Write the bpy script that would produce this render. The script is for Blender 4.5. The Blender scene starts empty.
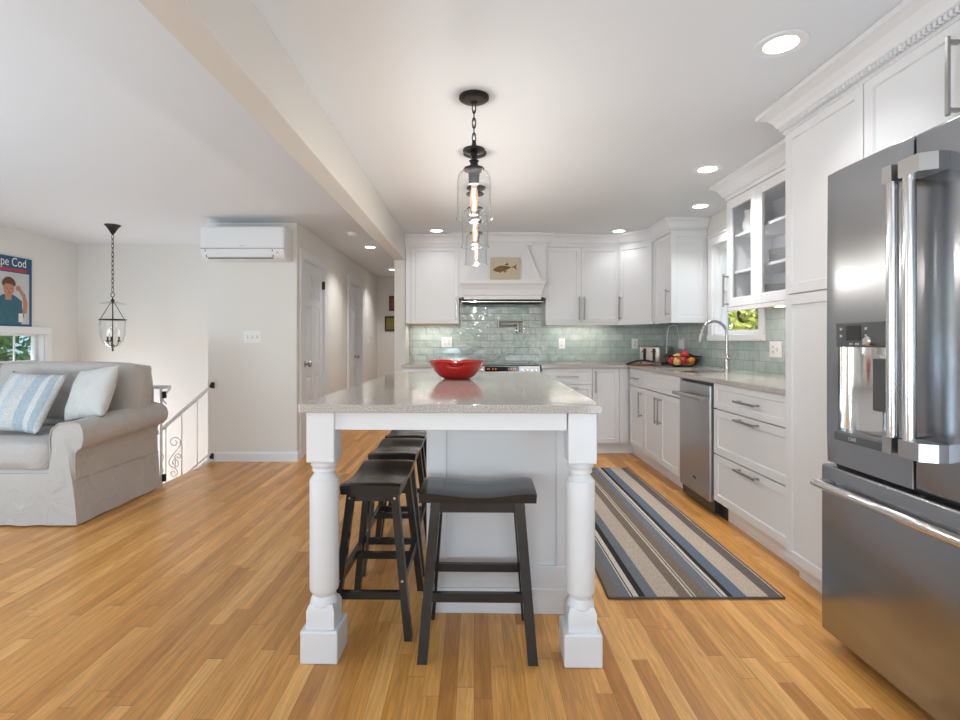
import bpy, bmesh, math, random
from mathutils import Vector, Matrix, Euler, noise
random.seed(7)
PI = math.pi
SC = bpy.context.scene
COL = SC.collection

# ------------------------------------------------------------------ camera, world, lights, exposure
CAMH, F, CX, HY = 1.16, 512.0, 474.0, 341.0
cam_d = bpy.data.cameras.new('camera')
cam_d.sensor_width = 36.0
cam_d.lens = F / 960 * 36.0
cam_d.shift_x = (480 - CX) / 960
cam_d.shift_y = -(360 - HY) / 960
cam_d.clip_start = 0.05
cam = bpy.data.objects.new('camera', cam_d)
cam.location = (0, 0, CAMH)
cam.rotation_euler = (PI / 2, 0, 0)
COL.objects.link(cam)
SC.camera = cam

SC.view_settings.view_transform = 'Standard'
SC.view_settings.look = 'None'
SC.view_settings.gamma = 1
SC.view_settings.use_curve_mapping = False
SC.view_settings.exposure = 0.0
SC.cycles.transparent_max_bounces = 48

w = bpy.data.worlds.new('sky')
SC.world = w
w.use_nodes = True
nt = w.node_tree
nt.nodes.clear()
sky = nt.nodes.new('ShaderNodeTexSky')
sky.sky_type = 'NISHITA'
sky.sun_elevation = math.radians(48)
sky.sun_rotation = math.radians(200)
sky.sun_disc = False
bg = nt.nodes.new('ShaderNodeBackground')
bg.inputs[1].default_value = 0.30
wo = nt.nodes.new('ShaderNodeOutputWorld')
nt.links.new(sky.outputs[0], bg.inputs[0])
nt.links.new(bg.outputs[0], wo.inputs[0])

sun_d = bpy.data.lights.new('sun', 'SUN')
sun_d.energy = 3.2
sun_d.angle = math.radians(1)
sun = bpy.data.objects.new('sun', sun_d)
sun.rotation_euler = (math.radians(35), math.radians(-12), 0)
sun.location = (0, -8, 8)
COL.objects.link(sun)

def area(name, loc, rot, sx, sy, power, col=(1, 1, 1), spread=180):
    d = bpy.data.lights.new(name, 'AREA')
    d.shape = 'RECTANGLE'; d.size = sx; d.size_y = sy
    d.energy = power; d.color = col; d.spread = math.radians(spread)
    o = bpy.data.objects.new(name, d)
    o.location = loc; o.rotation_euler = [math.radians(a) for a in rot]
    COL.objects.link(o)
    return o
# daylight through the big windows behind the camera and beside the living area
WC = (0.75, 0.89, 1.0)
area('daylight_rear_right', (0.7, -2.85, 1.25), (90, 0, 0), 2.2, 1.9, 7, WC)
area('daylight_rear_left', (-2.8, -2.85, 1.25), (90, 0, 0), 2.6, 1.9, 18, WC)
area('daylight_left_side', (-4.6, 0.6, 1.35), (90, 0, -90), 2.8, 1.5, 24, WC)
area('daylight_stair_entry', (-4.6, 5.3, -0.2), (90, 0, -90), 1.2, 1.6, 34, (0.92, 0.95, 1.0))  # added fill light, unseen, to brighten the stairwell walls
# added fill lights, bounced off the ceiling out of view to brighten the room
BC = (0.62, 0.82, 1.0)
area('bounce_lamp_kitchen', (1.1, 0.3, 0.6), (180 - 30, 0, 0), 0.8, 0.8, 12, BC)
area('bounce_lamp_rear', (-0.4, -1.8, 0.8), (180 - 24, 0, 0), 0.8, 0.8, 40, BC)
area('bounce_lamp_living', (-3.2, 0.7, 0.6), (180 - 35, 0, 0), 0.8, 0.8, 48, BC)

# ------------------------------------------------------------------ materials
def newmat(name):
    m = bpy.data.materials.new(name); m.use_nodes = True
    n = m.node_tree.nodes; l = m.node_tree.links
    return m, n, l, n['Principled BSDF']
def mat(name, col, rough=0.5, metal=0.0, bump=0.0, bscale=60, var=0.0, vscale=6, coat=0.0, emit=None, es=0, stretch=None, spec=0.5):
    m, n, l, b = newmat(name)
    b.inputs['Base Color'].default_value = (*col, 1)
    b.inputs['Roughness'].default_value = rough
    b.inputs['Metallic'].default_value = metal
    b.inputs['Coat Weight'].default_value = coat
    b.inputs['Specular IOR Level'].default_value = spec
    if emit:
        b.inputs['Emission Color'].default_value = (*emit, 1)
        b.inputs['Emission Strength'].default_value = es
    tc = n.new('ShaderNodeTexCoord'); mp = n.new('ShaderNodeMapping')
    l.new(tc.outputs['Object'], mp.inputs[0])
    if stretch: mp.inputs['Scale'].default_value = stretch
    nz = n.new('ShaderNodeTexNoise'); nz.inputs['Scale'].default_value = vscale
    nz.inputs['Detail'].default_value = 4
    l.new(mp.outputs[0], nz.inputs[0])
    if var > 0:
        mx = n.new('ShaderNodeMix'); mx.data_type = 'RGBA'
        mx.inputs[6].default_value = (*[max(0, c * (1 - var)) for c in col], 1)
        mx.inputs[7].default_value = (*[min(1, c * (1 + var)) for c in col], 1)
        l.new(nz.outputs[0], mx.inputs[0]); l.new(mx.outputs[2], b.inputs['Base Color'])
    if bump > 0:
        nb = n.new('ShaderNodeTexNoise'); nb.inputs['Scale'].default_value = bscale
        nb.inputs['Detail'].default_value = 3
        l.new(mp.outputs[0], nb.inputs[0])
        bp = n.new('ShaderNodeBump'); bp.inputs['Strength'].default_value = bump
        bp.inputs['Distance'].default_value = 0.01
        l.new(nb.outputs[0], bp.inputs['Height']); l.new(bp.outputs[0], b.inputs['Normal'])
    return m
def strip(loc, sx, sy, power, parent):
    o = area('under_cabinet_strip', loc, (0, 0, 0), sx, sy, power, (1.0, .93, .84)); o.parent = parent; return o
def glassmat(name, tint=(1, 1, 1), rough=0.0, refl=1.0, ior=1.45):
    m = bpy.data.materials.new(name); m.use_nodes = True
    n = m.node_tree.nodes; l = m.node_tree.links; n.clear()
    t = n.new('ShaderNodeBsdfTransparent'); t.inputs[0].default_value = (*tint, 1)
    g = n.new('ShaderNodeBsdfGlossy'); g.inputs['Roughness'].default_value = rough
    f = n.new('ShaderNodeFresnel'); f.inputs[0].default_value = ior
    mu = n.new('ShaderNodeMath'); mu.operation = 'MULTIPLY'; mu.inputs[1].default_value = refl
    mx = n.new('ShaderNodeMixShader'); o = n.new('ShaderNodeOutputMaterial')
    ge = n.new('ShaderNodeNewGeometry'); iv = n.new('ShaderNodeMath'); iv.operation = 'SUBTRACT'; iv.inputs[0].default_value = 1
    l.new(ge.outputs['Backfacing'], iv.inputs[1]); m2 = n.new('ShaderNodeMath'); m2.operation = 'MULTIPLY'
    l.new(f.outputs[0], mu.inputs[0]); l.new(mu.outputs[0], m2.inputs[0]); l.new(iv.outputs[0], m2.inputs[1]); l.new(m2.outputs[0], mx.inputs[0])
    l.new(t.outputs[0], mx.inputs[1]); l.new(g.outputs[0], mx.inputs[2]); l.new(mx.outputs[0], o.inputs[0])
    return m

M = {}
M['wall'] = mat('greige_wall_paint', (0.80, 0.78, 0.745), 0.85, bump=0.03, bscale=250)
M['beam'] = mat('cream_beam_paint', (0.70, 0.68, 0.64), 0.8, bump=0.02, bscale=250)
M['ceil'] = mat('white_ceiling_paint', (0.765, 0.795, 0.83), 0.9, bump=0.04, bscale=180)
M['trim'] = mat('white_trim_paint', (0.84, 0.85, 0.87), 0.42)
M['cab'] = mat('white_cabinet_paint', (0.80, 0.805, 0.82), 0.36)
M['door'] = mat('white_door_paint', (0.80, 0.82, 0.86), 0.45)
M['steel'] = None
M['chrome'] = mat('polished_chrome', (0.82, 0.82, 0.82), 0.12, 1.0)
M['nickel'] = mat('brushed_nickel', (0.42, 0.41, 0.405), 0.32, 1.0)
M['toast'] = mat('satin_steel', (0.62, 0.58, 0.54), 0.35, 0.8)
M['ventblack'] = mat('dark_vent_mesh', (0.03, 0.03, 0.032), 0.8)
M['sinksteel'] = mat('satin_sink_steel', (0.16, 0.16, 0.165), 0.5, 0.9)
M['faucet'] = mat('soft_polished_nickel', (0.55, 0.54, 0.53), 0.18, 1.0)
M['black'] = mat('black_metal', (0.015, 0.014, 0.014), 0.42, 0.3)
M['blackgloss'] = mat('black_glass', (0.012, 0.012, 0.014), 0.08)
M['blackplas'] = mat('black_plastic', (0.02, 0.02, 0.021), 0.35)
M['darkgrey'] = mat('charcoal_plastic', (0.09, 0.095, 0.10), 0.3)
M['red'] = mat('red_enamel', (0.46, 0.010, 0.008), 0.15, coat=0.2)
M['plastic'] = mat('white_plastic', (0.82, 0.83, 0.84), 0.35)
M['plate'] = mat('white_plate', (0.86, 0.86, 0.85), 0.3)
M['maple'] = mat('maple_underside', (0.75, 0.42, 0.13), 0.4, var=0.15, vscale=12)
M['china'] = mat('white_china', (0.9, 0.9, 0.89), 0.15)
M['mirror'] = mat('lit_lens', (1, 1, 1), 0.5, emit=(1.0, 0.985, 0.96), es=4.0)
M['ucl'] = mat('warm_puck_lens', (1, 1, 1), 0.5, emit=(1.0, 0.75, 0.45), es=6.0)
M['amber'] = mat('orange_digits', (1, 0.3, 0.05), 0.5, emit=(1.0, 0.35, 0.08), es=0.5)
M['sill'] = mat('white_vinyl', (0.86, 0.87, 0.88), 0.35)
M['glass'] = glassmat('clear_glass', (0.988, 0.992, 0.992), 0.0, 1.8)
M['pane'] = glassmat('window_glass', (0.98, 0.99, 0.99), 0.0, 0.6)
M['cabglass'] = glassmat('cabinet_glass', (0.97, 0.975, 0.98), 0.0, 0.9)
def bulbmat():
    m = bpy.data.materials.new('warm_glowing_glass'); m.use_nodes = True
    n = m.node_tree.nodes; l = m.node_tree.links; n.clear()
    t = n.new('ShaderNodeBsdfTransparent'); e = n.new('ShaderNodeEmission'); e.inputs[0].default_value = (1.0, 0.62, 0.42, 1); e.inputs[1].default_value = 1.25
    mx = n.new('ShaderNodeMixShader'); mx.inputs[0].default_value = 0.5; o = n.new('ShaderNodeOutputMaterial')
    l.new(t.outputs[0], mx.inputs[1]); l.new(e.outputs[0], mx.inputs[2]); l.new(mx.outputs[0], o.inputs[0])
    return m
M['bulb'] = bulbmat()
M['filament'] = mat('hot_filament', (1, 0.8, 0.5), 0.2, emit=(1.0, 0.78, 0.5), es=12)
M['candle'] = mat('candle_bulb', (1, 0.98, 0.95), 0.2, emit=(1.0, 0.95, 0.88), es=0.25)
M['fossil_tan'] = mat('tan_stone', (0.58, 0.50, 0.37), 0.8, var=0.12, vscale=20, bump=0.2, bscale=80)
M['fossil_brown'] = mat('brown_fossil', (0.20, 0.115, 0.055), 0.8, var=0.4, vscale=60)
M['iron_white'] = mat('white_wrought_iron', (0.80, 0.81, 0.83), 0.4)
M['poster_blue'] = mat('poster_navy_blue', (0.010, 0.085, 0.19), 0.45)
M['poster_white'] = mat('poster_cream_print', (0.80, 0.78, 0.74), 0.5)
M['poster_sky'] = mat('poster_pale_sky', (0.55, 0.57, 0.58), 0.5, var=0.15, vscale=10)
M['poster_red'] = mat('poster_red_band', (0.50, 0.03, 0.04), 0.5)
M['poster_teal'] = mat('poster_teal_jacket', (0.03, 0.13, 0.18), 0.5, var=0.35, vscale=14)
M['poster_skin'] = mat('poster_skin_tone', (0.50, 0.25, 0.15), 0.5, var=0.2, vscale=20)
M['poster_hair'] = mat('poster_brown_hair', (0.13, 0.055, 0.025), 0.5, var=0.3, vscale=60)
M['leather'] = mat('apple_red', (0.55, 0.03, 0.03), 0.3, var=0.5, vscale=25)
M['orange'] = mat('orange_peel', (0.85, 0.28, 0.03), 0.45, bump=0.2, bscale=300)
M['yellowapple'] = mat('yellow_apple_skin', (0.75, 0.50, 0.14), 0.35, var=0.25, vscale=25)
M['avocado'] = mat('avocado_skin', (0.035, 0.03, 0.025), 0.5, bump=0.4, bscale=200)
M['board'] = mat('brown_board', (0.35, 0.14, 0.06), 0.45, var=0.2, vscale=14)
M['darkwood'] = mat('dark_frame_wood', (0.05, 0.022, 0.014), 0.5, var=0.3, vscale=20)
M['art_red'] = mat('rust_print', (0.22, 0.055, 0.03), 0.6, var=0.5, vscale=14)
M['art_green'] = mat('olive_print', (0.20, 0.17, 0.03), 0.6, var=0.4, vscale=20)
M['siding'] = mat('pale_blue_siding', (0.42, 0.62, 0.75), 0.7)
M['bark'] = mat('bark', (0.07, 0.05, 0.035), 0.9, bump=0.5, bscale=20)
M['leafdark'] = mat('deep_green_leaves', (0.30, 0.42, 0.14), 0.55, var=0.6, vscale=3)
M['leaflime'] = mat('lime_green_leaves', (0.72, 0.72, 0.13), 0.5, var=0.6, vscale=3)
M['grass'] = mat('lawn', (0.10, 0.19, 0.04), 0.9, var=0.4, vscale=8)
M['quartz_edge'] = None
M['rugbind'] = mat('rug_binding', (0.10, 0.085, 0.08), 0.9)
M['seal'] = mat('door_seal_grey', (0.55, 0.55, 0.55), 0.5)
M['cord'] = mat('pale_seam_cord', (0.46, 0.43, 0.38), 0.9)

def make_steel(name, base, rough, wave, stretch):
    m, n, l, b = newmat(name)
    b.inputs['Metallic'].default_value = 1.0
    tc = n.new('ShaderNodeTexCoord'); mp = n.new('ShaderNodeMapping')
    mp.inputs['Scale'].default_value = stretch
    l.new(tc.outputs['Object'], mp.inputs[0])
    nz = n.new('ShaderNodeTexNoise'); nz.inputs['Scale'].default_value = 40; nz.inputs['Detail'].default_value = 3
    l.new(mp.outputs[0], nz.inputs[0])
    cr = n.new('ShaderNodeMapRange'); cr.inputs[3].default_value = rough; cr.inputs[4].default_value = rough + 0.01
    l.new(nz.outputs[0], cr.inputs[0]); l.new(cr.outputs[0], b.inputs['Roughness'])
    mx = n.new('ShaderNodeMix'); mx.data_type = 'RGBA'
    mx.inputs[6].default_value = (*[c * 0.93 for c in base], 1); mx.inputs[7].default_value = (*[c * 1.07 for c in base], 1)
    b.inputs['Base Color'].default_value = (*base, 1)
    nw = n.new('ShaderNodeTexNoise'); nw.inputs['Scale'].default_value = 1.6; nw.inputs['Detail'].default_value = 0
    l.new(tc.outputs['Object'], nw.inputs[0])
    bp = n.new('ShaderNodeBump'); bp.inputs['Strength'].default_value = wave; bp.inputs['Distance'].default_value = 0.05
    l.new(nw.outputs[0], bp.inputs['Height']); l.new(bp.outputs[0], b.inputs['Normal'])
    return m
M['steel'] = make_steel('brushed_stainless', (0.36, 0.38, 0.41), 0.24, 0.10, (1, 1, .2))
M['steelh'] = make_steel('horizontal_brushed_stainless', (0.48, 0.48, 0.485), 0.3, 0.06, (1, 1, .2))

def make_fabric(name, col, var=0.08, wr=0.35):
    m, n, l, b = newmat(name)
    b.inputs['Roughness'].default_value = 0.95
    b.inputs['Sheen Weight'].default_value = 0.15
    tc = n.new('ShaderNodeTexCoord')
    big = n.new('ShaderNodeTexNoise'); big.inputs['Scale'].default_value = 5; big.inputs['Detail'].default_value = 5; big.inputs['Distortion'].default_value = 0.6
    l.new(tc.outputs['Object'], big.inputs[0])
    wv = n.new('ShaderNodeTexNoise'); wv.inputs['Scale'].default_value = 260; wv.inputs['Detail'].default_value = 1
    l.new(tc.outputs['Object'], wv.inputs[0])
    mx = n.new('ShaderNodeMix'); mx.data_type = 'RGBA'
    mx.inputs[6].default_value = (*[c * (1 - var) for c in col], 1); mx.inputs[7].default_value = (*[c * (1 + var) for c in col], 1)
    l.new(wv.outputs[0], mx.inputs[0]); l.new(mx.outputs[2], b.inputs['Base Color'])
    b1 = n.new('ShaderNodeBump'); b1.inputs['Strength'].default_value = wr; b1.inputs['Distance'].default_value = 0.04
    l.new(big.outputs[0], b1.inputs['Height'])
    b2 = n.new('ShaderNodeBump'); b2.inputs['Strength'].default_value = 0.2; b2.inputs['Distance'].default_value = 0.003
    l.new(wv.outputs[0], b2.inputs['Height']); l.new(b1.outputs[0], b2.inputs['Normal']); l.new(b2.outputs[0], b.inputs['Normal'])
    return m
M['linen'] = make_fabric('natural_linen_slipcover', (0.50, 0.465, 0.435), wr=0.9)
M['linen_light'] = make_fabric('pale_linen_pillow', (0.64, 0.63, 0.605), wr=0.9)

def ramp_stripes(n, stops):
    r = n.new('ShaderNodeValToRGB'); r.color_ramp.interpolation = 'CONSTANT'
    e = r.color_ramp.elements
    while len(e) > 1: e.remove(e[-1])
    e[0].position = stops[0][0]; e[0].color = (*stops[0][1], 1)
    for p, c in stops[1:]:
        k = e.new(p); k.color = (*c, 1)
    return r
def make_striped(name, stops, axis, lo, hi, rough=0.95, wr=0.4):
    """stripes across the object's own axis between lo and hi metres"""
    m, n, l, b = newmat(name)
    b.inputs['Roughness'].default_value = rough
    tc = n.new('ShaderNodeTexCoord'); sp = n.new('ShaderNodeSeparateXYZ')
    l.new(tc.outputs['Object'], sp.inputs[0])
    mr = n.new('ShaderNodeMapRange'); mr.inputs[1].default_value = lo; mr.inputs[2].default_value = hi
    l.new(sp.outputs[axis], mr.inputs[0])
    r = ramp_stripes(n, stops); l.new(mr.outputs[0], r.inputs[0])
    nz = n.new('ShaderNodeTexNoise'); nz.inputs['Scale'].default_value = 180; l.new(tc.outputs['Object'], nz.inputs[0])
    mx = n.new('ShaderNodeMix'); mx.data_type = 'RGBA'; mx.blend_type = 'MULTIPLY'; mx.inputs[0].default_value = 1
    cr = n.new('ShaderNodeMapRange'); cr.inputs[1].default_value = .3; cr.inputs[2].default_value = .7; cr.inputs[3].default_value = 0.72; cr.inputs[4].default_value = 1.15; l.new(nz.outputs[0], cr.inputs[0])
    l.new(r.outputs[0], mx.inputs[6]); l.new(cr.outputs[0], mx.inputs[7]); l.new(mx.outputs[2], b.inputs['Base Color'])
    nb = n.new('ShaderNodeTexNoise'); nb.inputs['Scale'].default_value = 7; nb.inputs['Detail'].default_value = 4; l.new(tc.outputs['Object'], nb.inputs[0])
    b1 = n.new('ShaderNodeBump'); b1.inputs['Strength'].default_value = wr; b1.inputs['Distance'].default_value = 0.03
    l.new(nb.outputs[0], b1.inputs['Height'])
    b2 = n.new('ShaderNodeBump'); b2.inputs['Strength'].default_value = 0.3; b2.inputs['Distance'].default_value = 0.003
    l.new(nz.outputs[0], b2.inputs['Height']); l.new(b1.outputs[0], b2.inputs['Normal']); l.new(b2.outputs[0], b.inputs['Normal'])
    return m

def make_floor():
    m, n, l, b = newmat('oak_strip_floor')
    tc = n.new('ShaderNodeTexCoord'); sp = n.new('ShaderNodeSeparateXYZ'); l.new(tc.outputs['Object'], sp.inputs[0])
    def mth(op, a, bb=None, c=None):
        k = n.new('ShaderNodeMath'); k.operation = op
        for i, v in enumerate((a, bb, c)):
            if v is None: continue
            if isinstance(v, (int, float)): k.inputs[i].default_value = v
            else: l.new(v, k.inputs[i])
        return k.outputs[0]
    W, L = 0.0572, 0.95
    u = mth('DIVIDE', sp.outputs[0], W); row = mth('FLOOR', u); fu = mth('FRACT', u)
    wn = n.new('ShaderNodeTexWhiteNoise'); wn.noise_dimensions = '1D'; l.new(row, wn.inputs['W'])
    off = mth('MULTIPLY', wn.outputs['Value'], 7.3)
    v = mth('ADD', mth('DIVIDE', sp.outputs[1], L), off); pl = mth('FLOOR', v); fv = mth('FRACT', v)
    cb = n.new('ShaderNodeCombineXYZ'); l.new(row, cb.inputs[0]); l.new(pl, cb.inputs[1])
    w2 = n.new('ShaderNodeTexWhiteNoise'); w2.noise_dimensions = '2D'; l.new(cb.outputs[0], w2.inputs['Vector'])
    r = n.new('ShaderNodeValToRGB'); e = r.color_ramp.elements
    e[0].position = 0; e[0].color = (0.54, 0.225, 0.050, 1); e[1].position = 1; e[1].color = (0.92, 0.500, 0.160, 1)
    k = e.new(0.25); k.color = (0.70, 0.318, 0.076, 1)
    k = e.new(0.8); k.color = (0.81, 0.400, 0.108, 1)
    l.new(w2.outputs['Value'], r.inputs[0])
    # grain, stretched along the board and shifted per board
    gx = mth('MULTIPLY', sp.outputs[0], 26); gy = mth('ADD', mth('MULTIPLY', sp.outputs[1], 1.6), mth('MULTIPLY', w2.outputs['Value'], 37))
    gz = mth('MULTIPLY', w2.outputs['Value'], 19)
    gc = n.new('ShaderNodeCombineXYZ'); l.new(gx, gc.inputs[0]); l.new(gy, gc.inputs[1]); l.new(gz, gc.inputs[2])
    g = n.new('ShaderNodeTexNoise'); g.inputs['Scale'].default_value = 1.5; g.inputs['Detail'].default_value = 7; g.inputs['Roughness'].default_value = 0.65; g.inputs['Distortion'].default_value = 1.4
    l.new(gc.outputs[0], g.inputs[0])
    mr = n.new('ShaderNodeMapRange'); mr.inputs[1].default_value = 0.3; mr.inputs[2].default_value = 0.72; mr.inputs[3].default_value = 0.70; mr.inputs[4].default_value = 1.18
    l.new(g.outputs[0], mr.inputs[0])
    g2c = n.new('ShaderNodeCombineXYZ'); l.new(mth('MULTIPLY', sp.outputs[0], 140), g2c.inputs[0]); l.new(mth('MULTIPLY', gy, 3.0), g2c.inputs[1])
    g2 = n.new('ShaderNodeTexNoise'); g2.inputs['Scale'].default_value = 2; g2.inputs['Detail'].default_value = 3; l.new(g2c.outputs[0], g2.inputs[0])
    mr2 = n.new('ShaderNodeMapRange'); mr2.inputs[1].default_value = 0.3; mr2.inputs[2].default_value = 0.7; mr2.inputs[3].default_value = 0.88; mr2.inputs[4].default_value = 1.08
    l.new(g2.outputs[0], mr2.inputs[0])
    # seams
    s1 = mth('LESS_THAN', fu, 0.03); s2 = mth('LESS_THAN', fv, 0.003)
    seam = mth('MAXIMUM', s1, s2)
    dk = mth('SUBTRACT', 1.0, mth('MULTIPLY', seam, 0.38))
    tot = mth('MULTIPLY', mth('MULTIPLY', mr.outputs[0], mr2.outputs[0]), dk)
    mx = n.new('ShaderNodeMix'); mx.data_type = 'RGBA'; mx.blend_type = 'MULTIPLY'; mx.inputs[0].default_value = 1
    l.new(r.outputs[0], mx.inputs[6]); l.new(tot, mx.inputs[7]); l.new(mx.outputs[2], b.inputs['Base Color'])
    b.inputs['Roughness'].default_value = 0.30
    bp = n.new('ShaderNodeBump'); bp.inputs['Strength'].default_value = 0.25; bp.inputs['Distance'].default_value = 0.002
    l.new(mth('ADD', mth('MULTIPLY', seam, -1.0), mth('MULTIPLY', g.outputs[0], 0.4)), bp.inputs['Height']); l.new(bp.outputs[0], b.inputs['Normal'])
    return m
M['floor'] = make_floor()

def make_tile(name, ax):
    m, n, l, b = newmat(name)
    tc = n.new('ShaderNodeTexCoord'); sp = n.new('ShaderNodeSeparateXYZ'); l.new(tc.outputs['Object'], sp.inputs[0])
    cb = n.new('ShaderNodeCombineXYZ'); l.new(sp.outputs[ax], cb.inputs[0]); l.new(sp.outputs[2], cb.inputs[1])
    def brick(c1, c2, mo):
        k = n.new('ShaderNodeTexBrick'); k.offset = 0.5
        k.inputs['Color1'].default_value = (*c1, 1); k.inputs['Color2'].default_value = (*c2, 1); k.inputs['Mortar'].default_value = (*mo, 1)
        k.inputs['Scale'].default_value = 1; k.inputs['Mortar Size'].default_value = 0.0022; k.inputs['Mortar Smooth'].default_value = 0.3
        k.inputs['Brick Width'].default_value = 0.155; k.inputs['Row Height'].default_value = 0.0775
        l.new(cb.outputs[0], k.inputs[0]); return k
    k = brick((0.37, 0.465, 0.445), (0.48, 0.55, 0.53), (0.27, 0.33, 0.32))
    nz = n.new('ShaderNodeTexNoise'); nz.inputs['Scale'].default_value = 16; nz.inputs['Detail'].default_value = 3; l.new(tc.outputs['Object'], nz.inputs[0])
    mr = n.new('ShaderNodeMapRange'); mr.inputs[3].default_value = 0.8; mr.inputs[4].default_value = 1.2; l.new(nz.outputs[0], mr.inputs[0])
    mx = n.new('ShaderNodeMix'); mx.data_type = 'RGBA'; mx.blend_type = 'MULTIPLY'; mx.inputs[0].default_value = 1
    l.new(k.outputs[0], mx.inputs[6]); l.new(mr.outputs[0], mx.inputs[7]); l.new(mx.outputs[2], b.inputs['Base Color'])
    b.inputs['Roughness'].default_value = 0.07
    b.inputs['Coat Weight'].default_value = 0.6; b.inputs['Coat Roughness'].default_value = 0.04
    # uneven hand-made face of each tile and recessed joints
    n2 = n.new('ShaderNodeTexNoise'); n2.inputs['Scale'].default_value = 14; n2.inputs['Detail'].default_value = 1; l.new(tc.outputs['Object'], n2.inputs[0])
    b1 = n.new('ShaderNodeBump'); b1.inputs['Strength'].default_value = 0.9; b1.inputs['Distance'].default_value = 0.012; l.new(n2.outputs[0], b1.inputs['Height'])
    b2 = n.new('ShaderNodeBump'); b2.inputs['Strength'].default_value = 0.8; b2.inputs['Distance'].default_value = 0.003; b2.invert = True
    l.new(k.outputs['Fac'], b2.inputs['Height']); l.new(b1.outputs[0], b2.inputs['Normal']); l.new(b2.outputs[0], b.inputs['Normal'])
    return m
M['tile_back'] = make_tile('sage_glass_subway_tile', 0)
M['tile_right'] = make_tile('sage_glass_subway_tile_side', 1)

def make_quartz(name, base, rough):
    m, n, l, b = newmat(name)
    tc = n.new('ShaderNodeTexCoord')
    nz = n.new('ShaderNodeTexNoise'); nz.inputs['Scale'].default_value = 190; nz.inputs['Detail'].default_value = 2; l.new(tc.outputs['Object'], nz.inputs[0])
    r = n.new('ShaderNodeValToRGB'); e = r.color_ramp.elements
    e[0].position = 0.33; e[0].color = (*[c * 0.72 for c in base], 1); e[1].position = 0.68; e[1].color = (*[min(1, c * 1.3) for c in base], 1)
    k = e.new(0.5); k.color = (*base, 1)
    l.new(nz.outputs[0], r.inputs[0]); l.new(r.outputs[0], b.inputs['Base Color'])
    b.inputs['Roughness'].default_value = rough
    return m
M['quartz'] = make_quartz('speckled_beige_quartz', (0.47, 0.43, 0.395), 0.10)

def make_beadboard():
    m, n, l, b = newmat('white_beadboard')
    b.inputs['Base Color'].default_value = (0.83, 0.84, 0.86, 1); b.inputs['Roughness'].default_value = 0.4
    tc = n.new('ShaderNodeTexCoord'); sp = n.new('ShaderNodeSeparateXYZ'); l.new(tc.outputs['Object'], sp.inputs[0])
    k = n.new('ShaderNodeMath'); k.operation = 'DIVIDE'; k.inputs[1].default_value = 0.042; l.new(sp.outputs[0], k.inputs[0])
    f = n.new('ShaderNodeMath'); f.operation = 'FRACT'; l.new(k.outputs[0], f.inputs[0])
    g = n.new('ShaderNodeMath'); g.operation = 'GREATER_THAN'; g.inputs[1].default_value = 0.16; l.new(f.outputs[0], g.inputs[0])
    bp = n.new('ShaderNodeBump'); bp.inputs['Strength'].default_value = 1; bp.inputs['Distance'].default_value = 0.006
    l.new(g.outputs[0], bp.inputs['Height']); l.new(bp.outputs[0], b.inputs['Normal'])
    return m
M['bead'] = make_beadboard()

def make_blackwood():
    m = mat('worn_black_wood', (0.020, 0.019, 0.018), 0.2, var=0.3, vscale=14, bump=0.06, bscale=40, stretch=(1, 1, 1))
    return m
M['blackwood'] = make_blackwood()

# ------------------------------------------------------------------ mesh helpers
def box(bm, x0, x1, y0, y1, z0, z1, bev=0.0, seg=2):
    if x0 > x1: x0, x1 = x1, x0
    if y0 > y1: y0, y1 = y1, y0
    if z0 > z1: z0, z1 = z1, z0
    vs = [bm.verts.new((x, y, z)) for z in (z0, z1) for y in (y0, y1) for x in (x0, x1)]
    fs = [bm.faces.new([vs[i] for i in f]) for f in ((0, 2, 3, 1), (4, 5, 7, 6), (0, 1, 5, 4), (2, 6, 7, 3), (0, 4, 6, 2), (1, 3, 7, 5))]
    if bev > 0:
        es = list({e for f in fs for e in f.edges})
        bmesh.ops.bevel(bm, geom=es, offset=bev, segments=seg, profile=0.5, affect='EDGES')
    return fs
def prism(bm, pts, a0, a1, plane='xz'):
    """extrude a 2-D outline; plane 'xz' -> along y, 'yz' -> along x, 'xy' -> along z"""
    def P(p, a):
        if plane == 'xz': return (p[0], a, p[1])
        if plane == 'yz': return (a, p[0], p[1])
        return (p[0], p[1], a)
    A = [bm.verts.new(P(p, a0)) for p in pts]; B_ = [bm.verts.new(P(p, a1)) for p in pts]
    bm.faces.new(A); bm.faces.new(B_[::-1])
    k = len(pts)
    for i in range(k):
        bm.faces.new([A[i], B_[i], B_[(i + 1) % k], A[(i + 1) % k]])
def lathe(bm, prof, c=(0, 0, 0), seg=32, axis='z', mat3=None):
    """prof: list of (r, h)"""
    rings = []
    for r, h in prof:
        ring = []
        for i in range(seg):
            a = 2 * PI * i / seg
            if r < 1e-5:
                if not ring:
                    p = Vector((0, 0, h)); ring = [p]
                continue
            ring.append(Vector((r * math.cos(a), r * math.sin(a), h)))
        rings.append(ring)
    def tr(p):
        if axis == 'x': p = Vector((p.z, p.x, p.y))
        elif axis == 'y': p = Vector((p.x, p.z, p.y))
        if mat3: p = mat3 @ p
        return p + Vector(c)
    R = [[bm.verts.new(tr(p)) for p in ring] for ring in rings]
    for a, b in zip(R[:-1], R[1:]):
        if len(a) == 1 and len(b) == 1: continue
        for i in range(seg):
            j = (i + 1) % seg
            if len(a) == 1: bm.faces.new([a[0], b[i], b[j]])
            elif len(b) == 1: bm.faces.new([a[i], a[j], b[0]])
            else: bm.faces.new([a[i], a[j], b[j], b[i]])
    if len(R[0]) > 1: bm.faces.new(R[0][::-1])
    if len(R[-1]) > 1: bm.faces.new(R[-1])
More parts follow.
